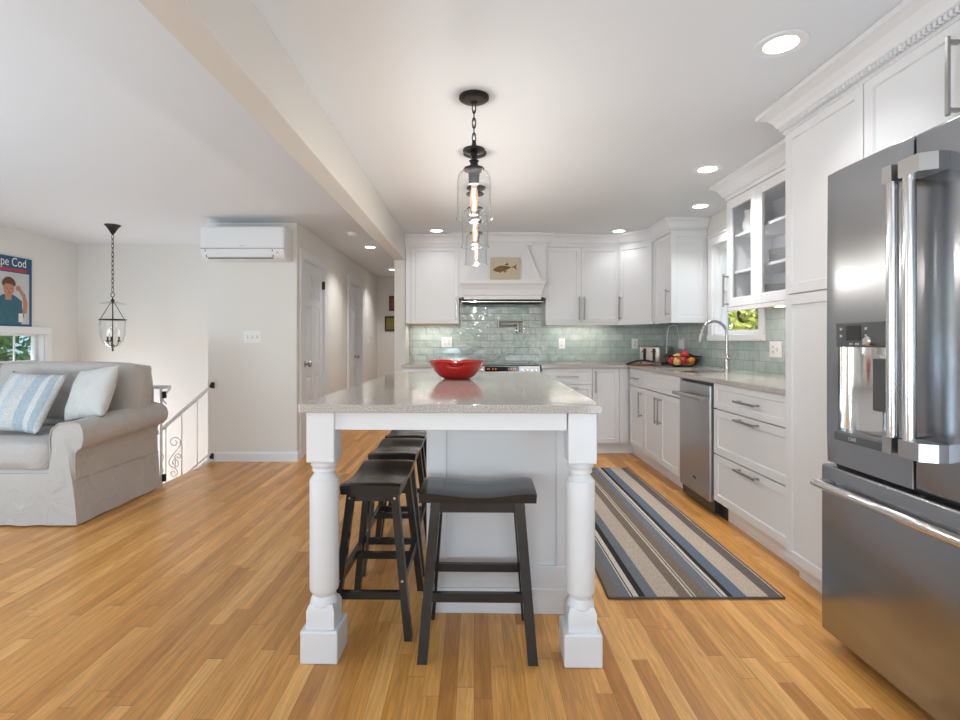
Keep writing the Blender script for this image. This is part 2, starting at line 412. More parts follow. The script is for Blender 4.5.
def shell(bm, prof, t, c=(0, 0, 0), seg=40):
    """open vessel: outer profile then back down the inside"""
    inner = [(max(r - t, 0.0005), h) for r, h in prof][::-1]
    pr = prof + inner
    R = []
    for r, h in pr:
        R.append([bm.verts.new((c[0] + r * math.cos(2 * PI * i / seg), c[1] + r * math.sin(2 * PI * i / seg), c[2] + h)) for i in range(seg)])
    R.append(R[0])
    for a, b in zip(R[:-1], R[1:]):
        for i in range(seg):
            j = (i + 1) % seg
            try: bm.faces.new([a[i], a[j], b[j], b[i]])
            except ValueError: pass
def tube(bm, pts, r, seg=8, closed=False, rx=None):
    pts = [Vector(p) for p in pts]; k = len(pts); rings = []
    up = Vector((0, 0, 1)); prev = None
    for i, p in enumerate(pts):
        if closed: d = pts[(i + 1) % k] - pts[i - 1]
        else: d = pts[min(i + 1, k - 1)] - pts[max(i - 1, 0)]
        d.normalize()
        if prev is None:
            ref = up if abs(d.dot(up)) < 0.95 else Vector((1, 0, 0))
            s = d.cross(ref).normalized()
        else:
            s = (prev - d * prev.dot(d)).normalized()
        prev = s; t = d.cross(s)
        rr = r[i] if isinstance(r, (list, tuple)) else r
        rings.append([bm.verts.new(p + s * rr * math.cos(2 * PI * a / seg) + t * (rx or rr) * math.sin(2 * PI * a / seg)) for a in range(seg)])
    n_ = k if closed else k - 1
    for i in range(n_):
        a, b = rings[i], rings[(i + 1) % k]
        for q in range(seg):
            bm.faces.new([a[q], a[(q + 1) % seg], b[(q + 1) % seg], b[q]])
    if not closed:
        bm.faces.new(rings[0][::-1]); bm.faces.new(rings[-1])
def torus(bm, c, R, r, ax='z', seg=24, sq=1.0):
    pts = []
    for i in range(seg):
        a = 2 * PI * i / seg
        u, v = R * math.cos(a), R * math.sin(a) * sq
        pts.append({'z': (c[0] + u, c[1] + v, c[2]), 'x': (c[0], c[1] + u, c[2] + v), 'y': (c[0] + u, c[1], c[2] + v)}[ax])
    tube(bm, pts, r, 8, True)
def sweep(bm, path, prof, closed=False):
    pts = [Vector(p) for p in path]; k = len(pts); rows = []
    for i, p in enumerate(pts):
        ns = []
        if i > 0: d = (pts[i] - pts[i - 1]).normalized(); ns.append(Vector((d.y, -d.x)))
        if i < k - 1: d = (pts[i + 1] - pts[i]).normalized(); ns.append(Vector((d.y, -d.x)))
        if len(ns) == 2:
            m = (ns[0] + ns[1]); m = m / max(m.length_squared / 2, 0.2)
        else: m = ns[0]
        rows.append([bm.verts.new((p.x + m.x * o, p.y + m.y * o, z)) for o, z in prof])
    q = len(prof)
    for a, b in zip(rows[:-1], rows[1:]):
        for j in range(q):
            bm.faces.new([a[j], b[j], b[(j + 1) % q], a[(j + 1) % q]])
    bm.faces.new(rows[0][::-1]); bm.faces.new(rows[-1])
def obj(name, bm, m, parent=None, smooth=False, angle=35):
    bmesh.ops.recalc_face_normals(bm, faces=bm.faces[:])
    me = bpy.data.meshes.new(name); bm.to_mesh(me); bm.free()
    for k in (m if isinstance(m, (list, tuple)) else [m]): me.materials.append(k)
    if smooth:
        me.polygons.foreach_set('use_smooth', [True] * len(me.polygons))
        me.update()
        try: me.set_sharp_from_angle(angle=math.radians(angle))
        except Exception: pass
    o = bpy.data.objects.new(name, me); COL.objects.link(o)
    if parent: o.parent = parent
    return o
def nb(): return bmesh.new()
def thing(name, label, cat, loc=(0, 0, 0), rz=0.0, group=None):
    o = bpy.data.objects.new(name, None); COL.objects.link(o)
    o.empty_display_size = 0.1
    o.location = loc; o.rotation_euler = (0, 0, rz)
    o['label'] = label; o['category'] = cat
    if group: o['group'] = group
    return o
def tag(o, label, cat, group=None):
    o['label'] = label; o['category'] = cat
    if group: o['group'] = group
    return o
def struct(name, bm, m, label=None, smooth=False):
    o = obj(name, bm, m, None, smooth); o['kind'] = 'structure'
    if label: o['label'] = label
    return o
def dup(root, loc=None, rz=None, label=None, group=None):
    def cp(o, p):
        c = o.copy(); COL.objects.link(c); c.parent = p
        for ch in list(o.children): cp(ch, c)
        return c
    r = cp(root, None)
    if loc is not None: r.location = loc
    if rz is not None: r.rotation_euler = (0, 0, rz)
    if label: r['label'] = label
    if group: r['group'] = group
    return r
def text(body, name, size, m, parent, loc, rot, ext=0.0008, align='CENTER', sx=1.0):
    cu = bpy.data.curves.new(name, 'FONT'); cu.body = body; cu.size = size; cu.extrude = ext; cu.align_x = align
    o = bpy.data.objects.new(name, cu); COL.objects.link(o)
    bpy.context.view_layer.update()
    me = bpy.data.meshes.new_from_object(o.evaluated_get(bpy.context.evaluated_depsgraph_get()))
    bpy.data.objects.remove(o)
    me.name = name; me.materials.clear(); me.materials.append(m)
    q = bpy.data.objects.new(name, me); COL.objects.link(q); q.parent = parent
    q.location = loc; q.rotation_euler = rot; q.scale = (sx, 1, 1)
    return q

# ------------------------------------------------------------------ room shell
CE = 2.30
XL, XR, YB = -4.68, 2.17, 5.84
YREAR = -3.0
# floor with the stair opening
b = nb()
box(b, XL - .12, XR + .13, YREAR - .12, 4.16, -.25, 0)
box(b, -2.53, XR + .13, 4.16, YB + .12, -.25, 0)
box(b, -2.53, -.74, YB + .12, 9.2, -.25, 0)
struct('floor', b, M['floor'])
b = nb(); box(b, XL - .12, XR + .13, YREAR - .12, 9.2, CE, CE + .12); struct('ceiling', b, M['ceil'])

# left wall with the wide low window
WY0, WY1, WZ0, WZ1 = 4.02, 5.58, 0.92, 1.235
b = nb()
box(b, XL - .14, XL, YREAR, WY0, 0, CE); box(b, XL - .14, XL, WY1, 6.17, -1.4, CE)
box(b, XL - .14, XL, WY0, WY1, WZ1, CE); box(b, XL - .14, XL, WY0, WY1, -1.4, WZ0)
box(b, XL - .14, XL, 4.05, WY0 + .001, -1.4, 0)
struct('wall_left', b, M['wall'])
b = nb(); box(b, XL, -2.565, 6.05, 6.17, -1.4, CE); struct('wall_stairwell', b, M['wall'])
# wall with the air conditioner and the hallway's left wall, one run with two door openings
D1, D2 = (5.10, 5.815), (6.99, 7.79)
DH = 1.985
b = nb()
box(b, -2.565, -1.71, 4.937, 5.05, -.01, CE)
box(b, -2.565, -2.50, 5.05, 6.17, -1.4, CE)
for y0, y1 in ((5.05, D1[0]), (D1[1], D2[0]), (D2[1], 9.17)): box(b, -1.83, -1.71, y0, y1, 0, CE)
for y0, y1 in (D1, D2): box(b, -1.83, -1.71, y0, y1, DH, CE)
struct('wall_hallway_left', b, M['wall'])
b = nb(); box(b, -1.83, -.74, 9.05, 9.17, 0, CE); struct('wall_hallway_end', b, M['wall'])
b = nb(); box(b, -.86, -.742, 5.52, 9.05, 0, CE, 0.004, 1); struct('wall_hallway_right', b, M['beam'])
b = nb(); box(b, -.742, XR + .13, YB, YB + .12, 0, CE); struct('wall_back', b, M['wall'])
# right wall with the sink window
RY0, RY1, RZ0, RZ1 = 3.87, 4.63, 1.215, 2.02
b = nb()
box(b, XR, XR + .13, YREAR, RY0, 0, CE); box(b, XR, XR + .13, RY1, YB, 0, CE)
box(b, XR, XR + .13, RY0, RY1, 0, RZ0); box(b, XR, XR + .13, RY0, RY1, RZ1, CE)
struct('wall_right', b, M['wall'])
# rear wall behind the camera with two wide picture windows
b = nb()
for x0, x1 in ((XL - .12, -4.2), (-1.4, -.5), (1.9, XR + .13)): box(b, x0, x1, YREAR - .12, YREAR, 0, CE)
for x0, x1 in ((-4.2, -1.4), (-.5, 1.9)):
    box(b, x0, x1, YREAR - .12, YREAR, 0, .25); box(b, x0, x1, YREAR - .12, YREAR, 2.15, CE)
struct('wall_rear', b, M['wall'])
# ceiling beam
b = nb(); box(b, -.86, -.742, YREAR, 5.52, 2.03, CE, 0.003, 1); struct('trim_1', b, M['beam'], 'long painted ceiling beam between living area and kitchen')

# baseboards
def baseboard(name, path):
    b = nb(); sweep(b, path, [(0, 0.0), (.014, 0.0), (.014, .075), (.008, .092), (0, .092)]); struct(name, b, M['trim'])
baseboard('baseboard_middle', [(-2.56, 4.937), (-1.71, 4.937), (-1.71, 5.02)])
baseboard('baseboard_hallway', [(-1.71, 5.93), (-1.71, 6.92)])
baseboard('baseboard_hallway_far', [(-1.71, 7.86), (-1.71, 9.05), (-.86, 9.05), (-.86, 5.52), (-.742, 5.52)][0:3])
baseboard('baseboard_left', [(XL, -2.9), (XL, 4.1)])

# door casings
def casing(name, y0, y1):
    b = nb(); w_ = .082
    box(b, -1.712, -1.692, y0 - w_, y0 + .004, 0, DH - .005, .003); box(b, -1.712, -1.692, y1 - .004, y1 + w_, 0, DH - .005, .003)
    box(b, -1.712, -1.692, y0 - w_, y1 + w_, DH - .004, DH + w_, .004)
    box(b, -1.83, -1.70, y0, y0 + .015, 0, DH); box(b, -1.83, -1.70, y1 - .015, y1, 0, DH); box(b, -1.83, -1.70, y0, y1, DH - .015, DH)
    struct(name, b, M['door'])
casing('trim_2', *D1); casing('trim_3', *D2)
def six_panel(name, y0, y1, x, label, knob_y, hinges=True):
    b = nb(); z0, z1 = .01, DH - .018; t = .035
    ys = [y0, y0 + .11 * (y1 - y0) / .7, (y0 + y1) / 2 - .045, (y0 + y1) / 2 + .045, y1 - .11 * (y1 - y0) / .7, y1]
    zs = [z0, .22, .80, .95, 1.52, 1.60, 1.86, z1]
    box(b, x - t, x - .009, y0, y1, z0, z1)
    for i in range(5):
        if i % 2 == 0: box(b, x - .012, x, ys[i], ys[i + 1], z0, z1)
    for i in (1, 3):
        for j in range(7):
            if j % 2 == 0: box(b, x - .012, x, ys[i], ys[i + 1], zs[j], zs[j + 1])
            else: box(b, x - .014, x - .003, ys[i] + .03, ys[i + 1] - .03, zs[j] + .03, zs[j + 1] - .03, .005)
    d = struct(name, b, M['door'], label)
    b = nb(); lathe(b, [(0, 0), (.03, 0), (.03, .006), (.011, .012), (.011, .035), (.026, .045), (.03, .058), (.022, .07), (0, .072)], (x, knob_y, .925), 20, 'x')
    k = obj('door_knob', b, M['nickel'], d, True)
    if hinges:
        for z in (1.74, .25):
            b = nb(); lathe(b, [(0, 0), (.007, 0), (.007, .09), (0, .09)], (x + .022, y1 - .002, z), 10); box(b, x, x + .0175, y1 - .02, y1 - .002, z, z + .09)
            obj('hinge', b, M['black'], d)
    return d
six_panel('door_1', D1[0] + .016, D1[1] - .016, -1.715, 'white six-panel closet door nearest the air conditioner', D1[0] + .08)
six_panel('door_2', D2[0] + .016, D2[1] - .016, -1.795, 'white six-panel door further down the hallway', D2[1] - .085, False)

# ------------------------------------------------------------------ windows
def win_left():
    b = nb(); x = XL
    c = .075
    box(b, x - .002, x + .02, WY1, WY1 + c, WZ0, WZ1 - .0005, .003); box(b, x - .002, x + .02, WY0 - c, WY0, WZ0, WZ1 - .0005, .003)
    box(b, x - .002, x + .02, WY0 - c, WY1 + c, WZ1, WZ1 + c, .004); box(b, x - .002, x + .03, WY0 - c, WY1 + c, WZ0 - .05, WZ0 - .001, .004)
    box(b, x - .12, x - .0, WY1 - .012, WY1 + .001, WZ0, WZ1)
    f = struct('window_1', b, M['sill'], 'wide low living room window behind the sofa')
    b = nb(); s = .035
    for y0, y1 in ((WY0, (WY0 + WY1) / 2), ((WY0 + WY1) / 2, WY1 - .012)):
        box(b, x - .11, x - .07, y0, y0 + s, WZ0, WZ1); box(b, x - .11, x - .07, y1 - s, y1, WZ0, WZ1)
        box(b, x - .11, x - .07, y0 + s, y1 - s, WZ0, WZ0 + s); box(b, x - .11, x - .07, y0 + s, y1 - s, WZ1 - s * .6, WZ1)
        k = 3
        for i in range(1, k): box(b, x - .098, x - .086, y0 + (y1 - y0) * i / k - .007, y0 + (y1 - y0) * i / k + .007, WZ0, WZ1)
    obj('sash', b, M['sill'], f)
    b = nb(); box(b, x - .094, x - .090, WY0, WY1 - .012, WZ0, WZ1); obj('pane', b, M['pane'], f)
win_left()
def win_right():
    b = nb(); x = XR; c = .075
    box(b, x - .022, x + .002, RY0 - c, RY0, RZ0, RZ1 - .0005, .003); box(b, x - .022, x + .002, RY1, RY1 + c, RZ0, RZ1 - .0005, .003)
    box(b, x - .022, x + .002, RY0 - c, RY1 + c, RZ1, RZ1 + c, .003); box(b, x - .03, x + .002, RY0 - c - .01, RY1 + c + .01, RZ1 + c + .0005, RZ1 + c + .02, .003)
    box(b, x - .032, x + .002, RY0 - c, RY1 + c, RZ0 - .055, RZ0 - .001, .005)
    box(b, x - .0, x + .12, RY1 - .012, RY1, RZ0, RZ1); box(b, x - .0, x + .12, RY0, RY0 + .012, RZ0, RZ1); box(b, x, x + .12, RY0, RY1, RZ0 - .001, RZ0 + .01)
    f = struct('window_2', b, M['sill'], 'kitchen window over the sink')
    b = nb(); s = .045
    y0, y1 = RY0 + .012, RY1 - .012
    box(b, x + .05, x + .09, y0, y0 + s, RZ0 + .01, RZ1); box(b, x + .05, x + .09, y1 - s, y1, RZ0 + .01, RZ1)
    box(b, x + .05, x + .09, y0 + s, y1 - s, RZ0 + .01, RZ0 + .01 + s * .6); box(b, x + .05, x + .09, y0 + s, y1 - s, RZ1 - s, RZ1)
    box(b, x + .05, x + .09, y0 + s, y1 - s, 1.60, 1.64)
    obj('sash', b, M['sill'], f)
    b = nb(); box(b, x + .068, x + .072, y0, y1, RZ0 + .01, RZ1); obj('pane', b, M['pane'], f)
win_right()

# ------------------------------------------------------------------ outdoors seen through the windows
b = nb(); box(b, -30, -4.9, -12, 26, -1.7, -1.5); box(b, 2.4, 20, -12, 26, -1.7, -1.5)
struct('ground', b, M['grass'])
def tree(name, label, c, rad, n_, leaf, m, group=None):
    t = thing(name, label, 'tree', (c[0], c[1], -1.5), 0, group)
    b = nb(); zc = c[2] + 1.5
    for i in range(n_):
        while True:
            p = Vector((random.uniform(-1, 1), random.uniform(-1, 1), random.uniform(-1, 1)))
            if .35 < p.length < 1: break
        p = Vector((p.x * rad[0], p.y * rad[1], p.z * rad[2] + zc))
        if noise.noise(p * 1.3) < -.25: continue
        e = Euler((random.uniform(0, 6), random.uniform(0, 6), random.uniform(0, 6))).to_matrix()
        s = leaf * random.uniform(.6, 1.3)
        vs = [b.verts.new(p + e @ Vector(q)) for q in ((0, -s, 0), (s * .5, 0, s * .15), (0, s, 0), (-s * .5, 0, s * .15))]
        b.faces.new(vs)
    obj('foliage', b, m, t)
    b = nb(); tube(b, [(0, 0, 0), (.05, 0, zc * .5), (0, .05, zc)], [.16, .12, .06], 10)
    for k in range(5):
        a = k * 1.3
        tube(b, [(0, 0, zc * .6), (rad[0] * .4 * math.cos(a), rad[1] * .4 * math.sin(a), zc), (rad[0] * .7 * math.cos(a), rad[1] * .7 * math.sin(a), zc + .5)], [.06, .04, .02], 6)
    obj('trunk', b, M['bark'], t, True)
tree('tree', 'leafy green tree outside the living room window, nearest the glass divider', (-7.6, 6.9, 1.3), (1.3, 1.3, 1.8), 7000, .075, M['leafdark'], 'trees outside the living room window')
tree('tree', 'leafy green tree outside the living room window, further behind', (-12.2, 8.6, 1.3), (2.0, 1.5, 2.6), 6000, .10, M['leafdark'], 'trees outside the living room window')
tree('shrub', 'sunlit yellow-green shrub outside the kitchen sink window', (4.2, 7.6, 1.2), (1.4, 1.6, 1.7), 9000, .075, M['leaflime'])
b = nb(); box(b, -16, -9.2, 10.75, 17, -1.5, 4.2)
for k in range(38): box(b, -9.2, -9.18, 10.75, 17, -1.5 + k * .15, -1.5 + k * .15 + .14)
tag(obj('neighbouring_house', b, M['siding']), 'pale blue clapboard house seen at the edge of the living room window', 'house')

# ------------------------------------------------------------------ stairs and railing
b = nb()
for k in range(7):
    box(b, -2.53 - .26 * (k + 1), -2.53 - .26 * k, 4.20, 4.97, -1.4, -.18 * (k + 1) + .0)
box(b, XL, -2.53, 4.2, 6.05, -1.42, -1.3)
struct('floor_stairs', b, M['floor'], 'wooden stairs going down')
b = nb(); box(b, XL, -2.53, 4.17, 4.2, -1.4, -.01); struct('wall_stair_side', b, M['wall'])
b = nb()
sl = .87
def rz_(x, z): return z + (x + 2.57) * sl
prism(b, [(-2.568, rz_(-2.568, .03)), (-4.2, rz_(-4.2, .03)), (-4.2, rz_(-4.2, -.42)), (-2.568, rz_(-2.568, -.42))], 4.985, 5.03, 'xz')
struct('trim_4', b, M['trim'], 'white sloping stair stringer board')
t = thing('stair_railing', 'white wrought iron sloping stair railing with scrolls, between sofa and hallway wall', 'railing', (-2.575, 5.0, 0))
def RX(x): return x + 2.575
b = nb(); tube(b, [(RX(-2.59), 0, rz_(-2.59, .715)), (RX(-4.1), 0, rz_(-4.1, .715))], .013, 8, rx=.018); obj('handrail', b, M['iron_white'], t, True)
b = nb(); tube(b, [(RX(-2.59), 0, rz_(-2.59, .07)), (RX(-4.1), 0, rz_(-4.1, .07))], .009, 6); obj('bottom_rail', b, M['iron_white'], t, True)
for k, x in enumerate((-2.705, -2.855, -3.01, -3.16, -3.31, -3.46)):
    b = nb(); tube(b, [(RX(x) , 0, rz_(x, .05)), (RX(x), 0, rz_(x, .715))], .0075, 4)
    if k % 2 == 1:
        for q in range(14): tube(b, [(RX(x), 0, rz_(x, .1) + q * .04), (RX(x), 0, rz_(x, .1) + q * .04 + .02)], [.0085, .011], 4)
    obj('baluster', b, M['iron_white'], t)
def spiral(b, cx, cz, r0, a0, turns, sgn):
    pts = []
    for i in range(26):
        a = a0 + sgn * turns * 2 * PI * i / 25; r = r0 * (1 - .78 * i / 25)
        pts.append((cx + r * math.cos(a), 0, cz + r * math.sin(a)))
    return pts
for k, x in enumerate((-2.925, -3.09)):
    b = nb(); z0 = rz_(x, .28)
    up = spiral(b, RX(x) - .0, z0 + .20, .062, -PI / 4, 1.35, 1)[::-1]
    dn = spiral(b, RX(x) + .0, z0 - .0, .06, PI * .75, 1.35, 1)
    tube(b, up + dn, .005, 6)
    up = spiral(b, RX(x) + .035, z0 + .06, .036, -PI * .75, 1.2, -1)[::-1]
    dn = spiral(b, RX(x) - .01, z0 - .10, .045, PI * .4, 1.2, -1)
    tube(b, up + dn, .005, 6)
    obj('scroll', b, M['iron_white'], t, True)
t = thing('stair_guard_rail', 'white iron guard rail with bracket end just behind the sofa arm', 'railing', (-2.52, 4.12, 0))
b = nb(); tube(b, [(0, 0, 0), (0, 0, .79)], .014, 4); obj('post', b, M['iron_white'], t)
b = nb(); tube(b, [(.075, 0, .79), (-1.6, 0, .79)], .010, 6, rx=.016); obj('handrail', b, M['iron_white'], t)
for k in range(1, 10):
    b = nb(); tube(b, [(-.14 * k, 0, 0.005), (-.14 * k, 0, .79)], .007, 4); obj('baluster', b, M['iron_white'], t)
b = nb(); tube(b, [(.078, 0, .787), (.0, 0, .67), (-.0, 0, .70)], .007, 6); tube(b, [(.0, 0, .70), (.045, 0, .655)], .006, 6); obj('bracket', b, M['iron_white'], t)
b = nb(); box(b, .016, .045, -.014, .01, .70, .755, .006); obj('upper_latch', b, M['black'], t)
b = nb(); box(b, .014, .04, -.014, .01, .03, .09, .005); obj('lower_latch', b, M['black'], t)
for z, nm in ((.735, 'upper'), (.055, 'lower')):
    b = nb(); box(b, -2.525, -2.500, 4.905, 4.938 if z > .1 else 4.924, z - .028, z + .028, .004); box(b, -2.53, -2.505, 4.895, 4.91, z - .02, z + .01, .003)
    tag(obj('gate_bracket', b, M['black']), 'black plastic gate bracket, the ' + nm + ' of two on the wall by the stairs', 'bracket', 'gate brackets')

# ------------------------------------------------------------------ cabinets
def shaker_bm(x0, x1, z0, z1, rail=.062, t=.02, rec=.008, y=0.0):
    b = nb(); fs = box(b, x0, x1, y, y + t, z0, z1)
    b.faces.ensure_lookup_table(); b.normal_update()
    f = min(b.faces, key=lambda q: q.calc_center_median().y)
    r = min(rail, (x1 - x0) * .3, (z1 - z0) * .3)
    bmesh.ops.inset_region(b, faces=[f], thickness=.0015, depth=0)
    for v in f.verts: v.co.y = y
    outer = [e for e in b.edges]
    bmesh.ops.inset_region(b, faces=[f], thickness=r, depth=0)
    bmesh.ops.inset_region(b, faces=[f], thickness=.007, depth=0)
    for v in f.verts: v.co.y = y + rec
    return b
def pull(b, p0, p1, off=.036, r=.0072):
    """bar pull along p0-p1 in the x-z plane in front of y=0"""
    a = Vector((p0[0], -off, p0[1])); c = Vector((p1[0], -off, p1[1])); d = (c - a).normalized()
    w_ = r * .9
    if abs(d.z) > .5: box(b, a.x - w_, a.x + w_, -off - r * .7, -off + r * .7, a.z, c.z, .0015, 1)
    else: box(b, a.x, c.x, -off - r * .7, -off + r * .7, a.z - w_, a.z + w_, .0015, 1)
    for q in (a + d * .018, c - d * .018): box(b, q.x - w_ * .9, q.x + w_ * .9, -off, 0.001, q.z - w_ * .9, q.z + w_ * .9)
def cabinet(name, label, loc, rz, wd, dp, z0, z1, fronts, cat='cabinet', group=None, toe=None, glass=False, bottom=False, side_panel=None, rail=.062):
    """local frame: x along the front, y into the wall, doors' faces at y = 0"""
    t = thing(name, label, cat, loc, rz, group)
    b = nb()
    if glass:
        for q in ((0, .018), (wd - .018, wd)): box(b, q[0], q[1], .021, dp, z0, z1)
        box(b, 0, wd, .021, dp, z0, z0 + .018); box(b, 0, wd, .021, dp, z1 - .018, z1); box(b, 0, wd, dp - .008, dp, z0, z1)
        box(b, wd * .667 - .009, wd * .667 + .009, .03, dp, z0, z1)
        for z in (1.64, 1.90): box(b, .02, wd - .02, .04, dp - .01, z, z + .018)
    else:
        box(b, 0, wd, .0215, dp, z0, z1)
    obj('body', b, M['cab'], t)
    if toe is not None:
        b = nb(); box(b, toe[1], wd + toe[2], toe[0], toe[0] + .02, 0, z0 + .005); obj('toe_kick', b, M['cab'], t)
    if bottom:
        b = nb(); box(b, .01, wd - .01, .03, dp - .01, z0 - .006, z0 - .0005); obj('underside_panel', b, M['maple'], t)['label'] = 'honey maple underside'
        if bottom != 'bare':
            b = nb(); box(b, 0, wd, .0, .02, z0 - .028, z0 - .001, .002, 1); obj('light_rail', b, M['cab'], t)
        strip((wd / 2, dp * .55, z0 - .012), wd * .8, .03, 2.2 * wd, t)
    if side_panel:
        o = obj('end_panel', shaker_bm(*side_panel), M['cab'], t)
        o.location = (wd + .0, .02, 0); o.rotation_euler = (0, 0, PI / 2); o['_'] = 1; del o['_']
    for kind, x0, x1, za, zb, h in fronts:
        g = .0018
        x0 += g; x1 -= g; za += g; zb -= g
        if kind == 'glass':
            b = nb(); r = .063
            box(b, x0, x0 + r, 0, .02, za, zb, .002, 1); box(b, x1 - r, x1, 0, .02, za, zb, .002, 1)
            box(b, x0 + r, x1 - r, 0, .02, za, za + r, .002, 1); box(b, x0 + r, x1 - r, 0, .02, zb - r, zb, .002, 1)
            d = obj('door', b, M['cab'], t)
            b = nb(); box(b, x0 + r - .002, x1 - r + .002, .008, .012, za + r - .002, zb - r + .002); obj('glass_pane', b, M['cabglass'], d)
            for z in (za + .1, zb - .1):
                b = nb(); box(b, x1 - r - .03, x1 - r + .005, .021, .05, z - .02, z + .02, .004); obj('hinge', b, M['nickel'], d)
        elif kind == 'slab':
            b = nb(); box(b, x0, x1, 0, .02, za, zb, .002, 1); d = obj('drawer', b, M['cab'], t)
        elif kind == 'filler':
            b = nb(); box(b, x0, x1, 0.002, .022, za, zb); obj('filler_strip', b, M['cab'], t); continue
        else:
            d = obj(kind, shaker_bm(x0, x1, za, zb, rail), M['cab'], t)
        if h:
            b = nb(); pull(b, h[0], h[1]); obj('handle', b, M['nickel'], d)
    return t

RR = -PI / 2      # fronts facing -x
UZ0, UZ1 = 1.36, 2.185
# back wall uppers
cabinet('wall_cabinet', 'white single-door upper cabinet left of the range hood', (-.738, 5.51, 0), 0, .575, .325, UZ0 - .012, UZ1,
        [('filler', 0, .06, UZ0 - .012, UZ1, None), ('door', .06, .575, UZ0 - .012, 2.17, ((.548, 1.385), (.548, 1.635)))], bottom='bare')
cabinet('wall_cabinet', 'white double-door upper cabinet right of the range hood', (.772, 5.51, 0), 0, .793, .325, UZ0, UZ1,
        [('door', 0, .382, UZ0, 2.17, ((.355, 1.385), (.355, 1.635))), ('door', .382, .793, UZ0, 2.17, ((.409, 1.385), (.409, 1.635)))], bottom=True)
# diagonal corner upper
t = thing('wall_cabinet', 'white diagonal upper cabinet in the corner of the two tiled walls', 'cabinet', (1.566, 5.51, 0))
b = nb(); prism(b, [(0, .0), (.264, -.32), (.58, -.32), (.6, .0), (.6, .325), (0, .325)], UZ0, UZ1, 'xy'); obj('body', b, M['cab'], t)
dl = math.hypot(.264, .32); da = math.atan2(-.32, .264)
dn = Vector((math.sin(da), -math.cos(da), 0)) * .0215
def diag(o): o.location = dn; o.rotation_euler = (0, 0, da); return o
d = diag(obj('door', shaker_bm(.012, dl - .02, UZ0, 2.17), M['cab'], t))
b = nb(); pull(b, (.035, 1.385), (.035, 1.635)); obj('handle', b, M['nickel'], d)
b = nb(); box(b, 0, dl, .0, .02, UZ0 - .028, UZ0 - .001); diag(obj('light_rail', b, M['cab'], t))
# right wall upper beside window, with panelled end
t = cabinet('wall_cabinet', 'white narrow upper cabinet with panelled end beside the sink window', (1.83, 5.185, 0), RR, .415, .335, UZ0, UZ1,
        [('door', 0, .415, UZ0, 2.17, ((.385, 1.395), (.385, 1.645)))])
# the panelled end faces the room (world -y)
o = obj('end_panel', shaker_bm(0, .335, UZ0 - .03, UZ1, .075), M['cab'], None)
o.parent = t; o.location = (.436, .0, 0); o.rotation_euler = (0, 0, PI / 2)
b = nb(); box(b, 0, .415, 0, .02, UZ0 - .028, UZ0 - .001); obj('light_rail', b, M['cab'], t)
# glass cabinet
GZ0 = 1.40
gc = cabinet('glass_cabinet', 'white upper cabinet with glass doors holding dishes, right of the sink window', (1.83, 3.712, 0), RR, 1.17, .335, GZ0, UZ1,
        [('glass', 0, .39, GZ0, 2.17, ((.028, GZ0 + .006), (.028, GZ0 + .24))), ('glass', .39, .78, GZ0, 2.17, None), ('glass', .78, 1.17, GZ0, 2.17, None)], glass=True, bottom=True)
for y in (3.35, 3.05):
    b = nb(); lathe(b, [(0, 0), (.03, 0), (.03, .01), (0, .01)], (2.0, y, GZ0 - .0175), 16)
    tag(obj('puck_light', b, M['ucl']), 'warm puck light under the glass-door cabinet' + (', beside the window' if y > 3.2 else ', nearest the tall pantry'), 'light', 'puck lights')

# base cabinets, right run: local x = 5.23 - Y
BZ0, BZ1 = .115, .884
XB = 1.58
def rcab(name, label, ya, yb, fronts, **k):
    return cabinet(name, label, (XB, ya, 0), RR, ya - yb, .57, BZ0, BZ1, fronts, toe=(.06, 0, 0), **k)
rcab('base_cabinet', 'white base cabinet with one drawer over a door in the right-hand corner', 5.20, 4.77,
     [('drawer', 0, .43, .72, .883, ((.14, .795), (.30, .795))), ('door', 0, .43, BZ0, .715, ((.385, .44), (.385, .68)))])
sink_cab = rcab('sink_cabinet', 'white sink base cabinet with false drawer front over two doors', 4.77, 3.93,
     [('drawer', 0, .84, .72, .883, None), ('door', 0, .42, BZ0, .715, ((.385, .45), (.385, .68))), ('door', .42, .84, BZ0, .715, ((.455, .45), (.455, .68)))])
for o in sink_cab.children:
    if o.name.startswith('body'):
        for v in o.data.vertices:
            if v.co.z > .8: v.co.z = .645
rcab('drawer_cabinet', 'white three-drawer base cabinet between dishwasher and tall pantry', 3.375, 2.525,
     [('drawer', 0, .85, .72, .883, ((.32, .80), (.55, .80))), ('drawer', 0, .85, .425, .715, ((.32, .688), (.55, .688))), ('drawer', 0, .85, BZ0, .42, ((.32, .393), (.55, .393)))])
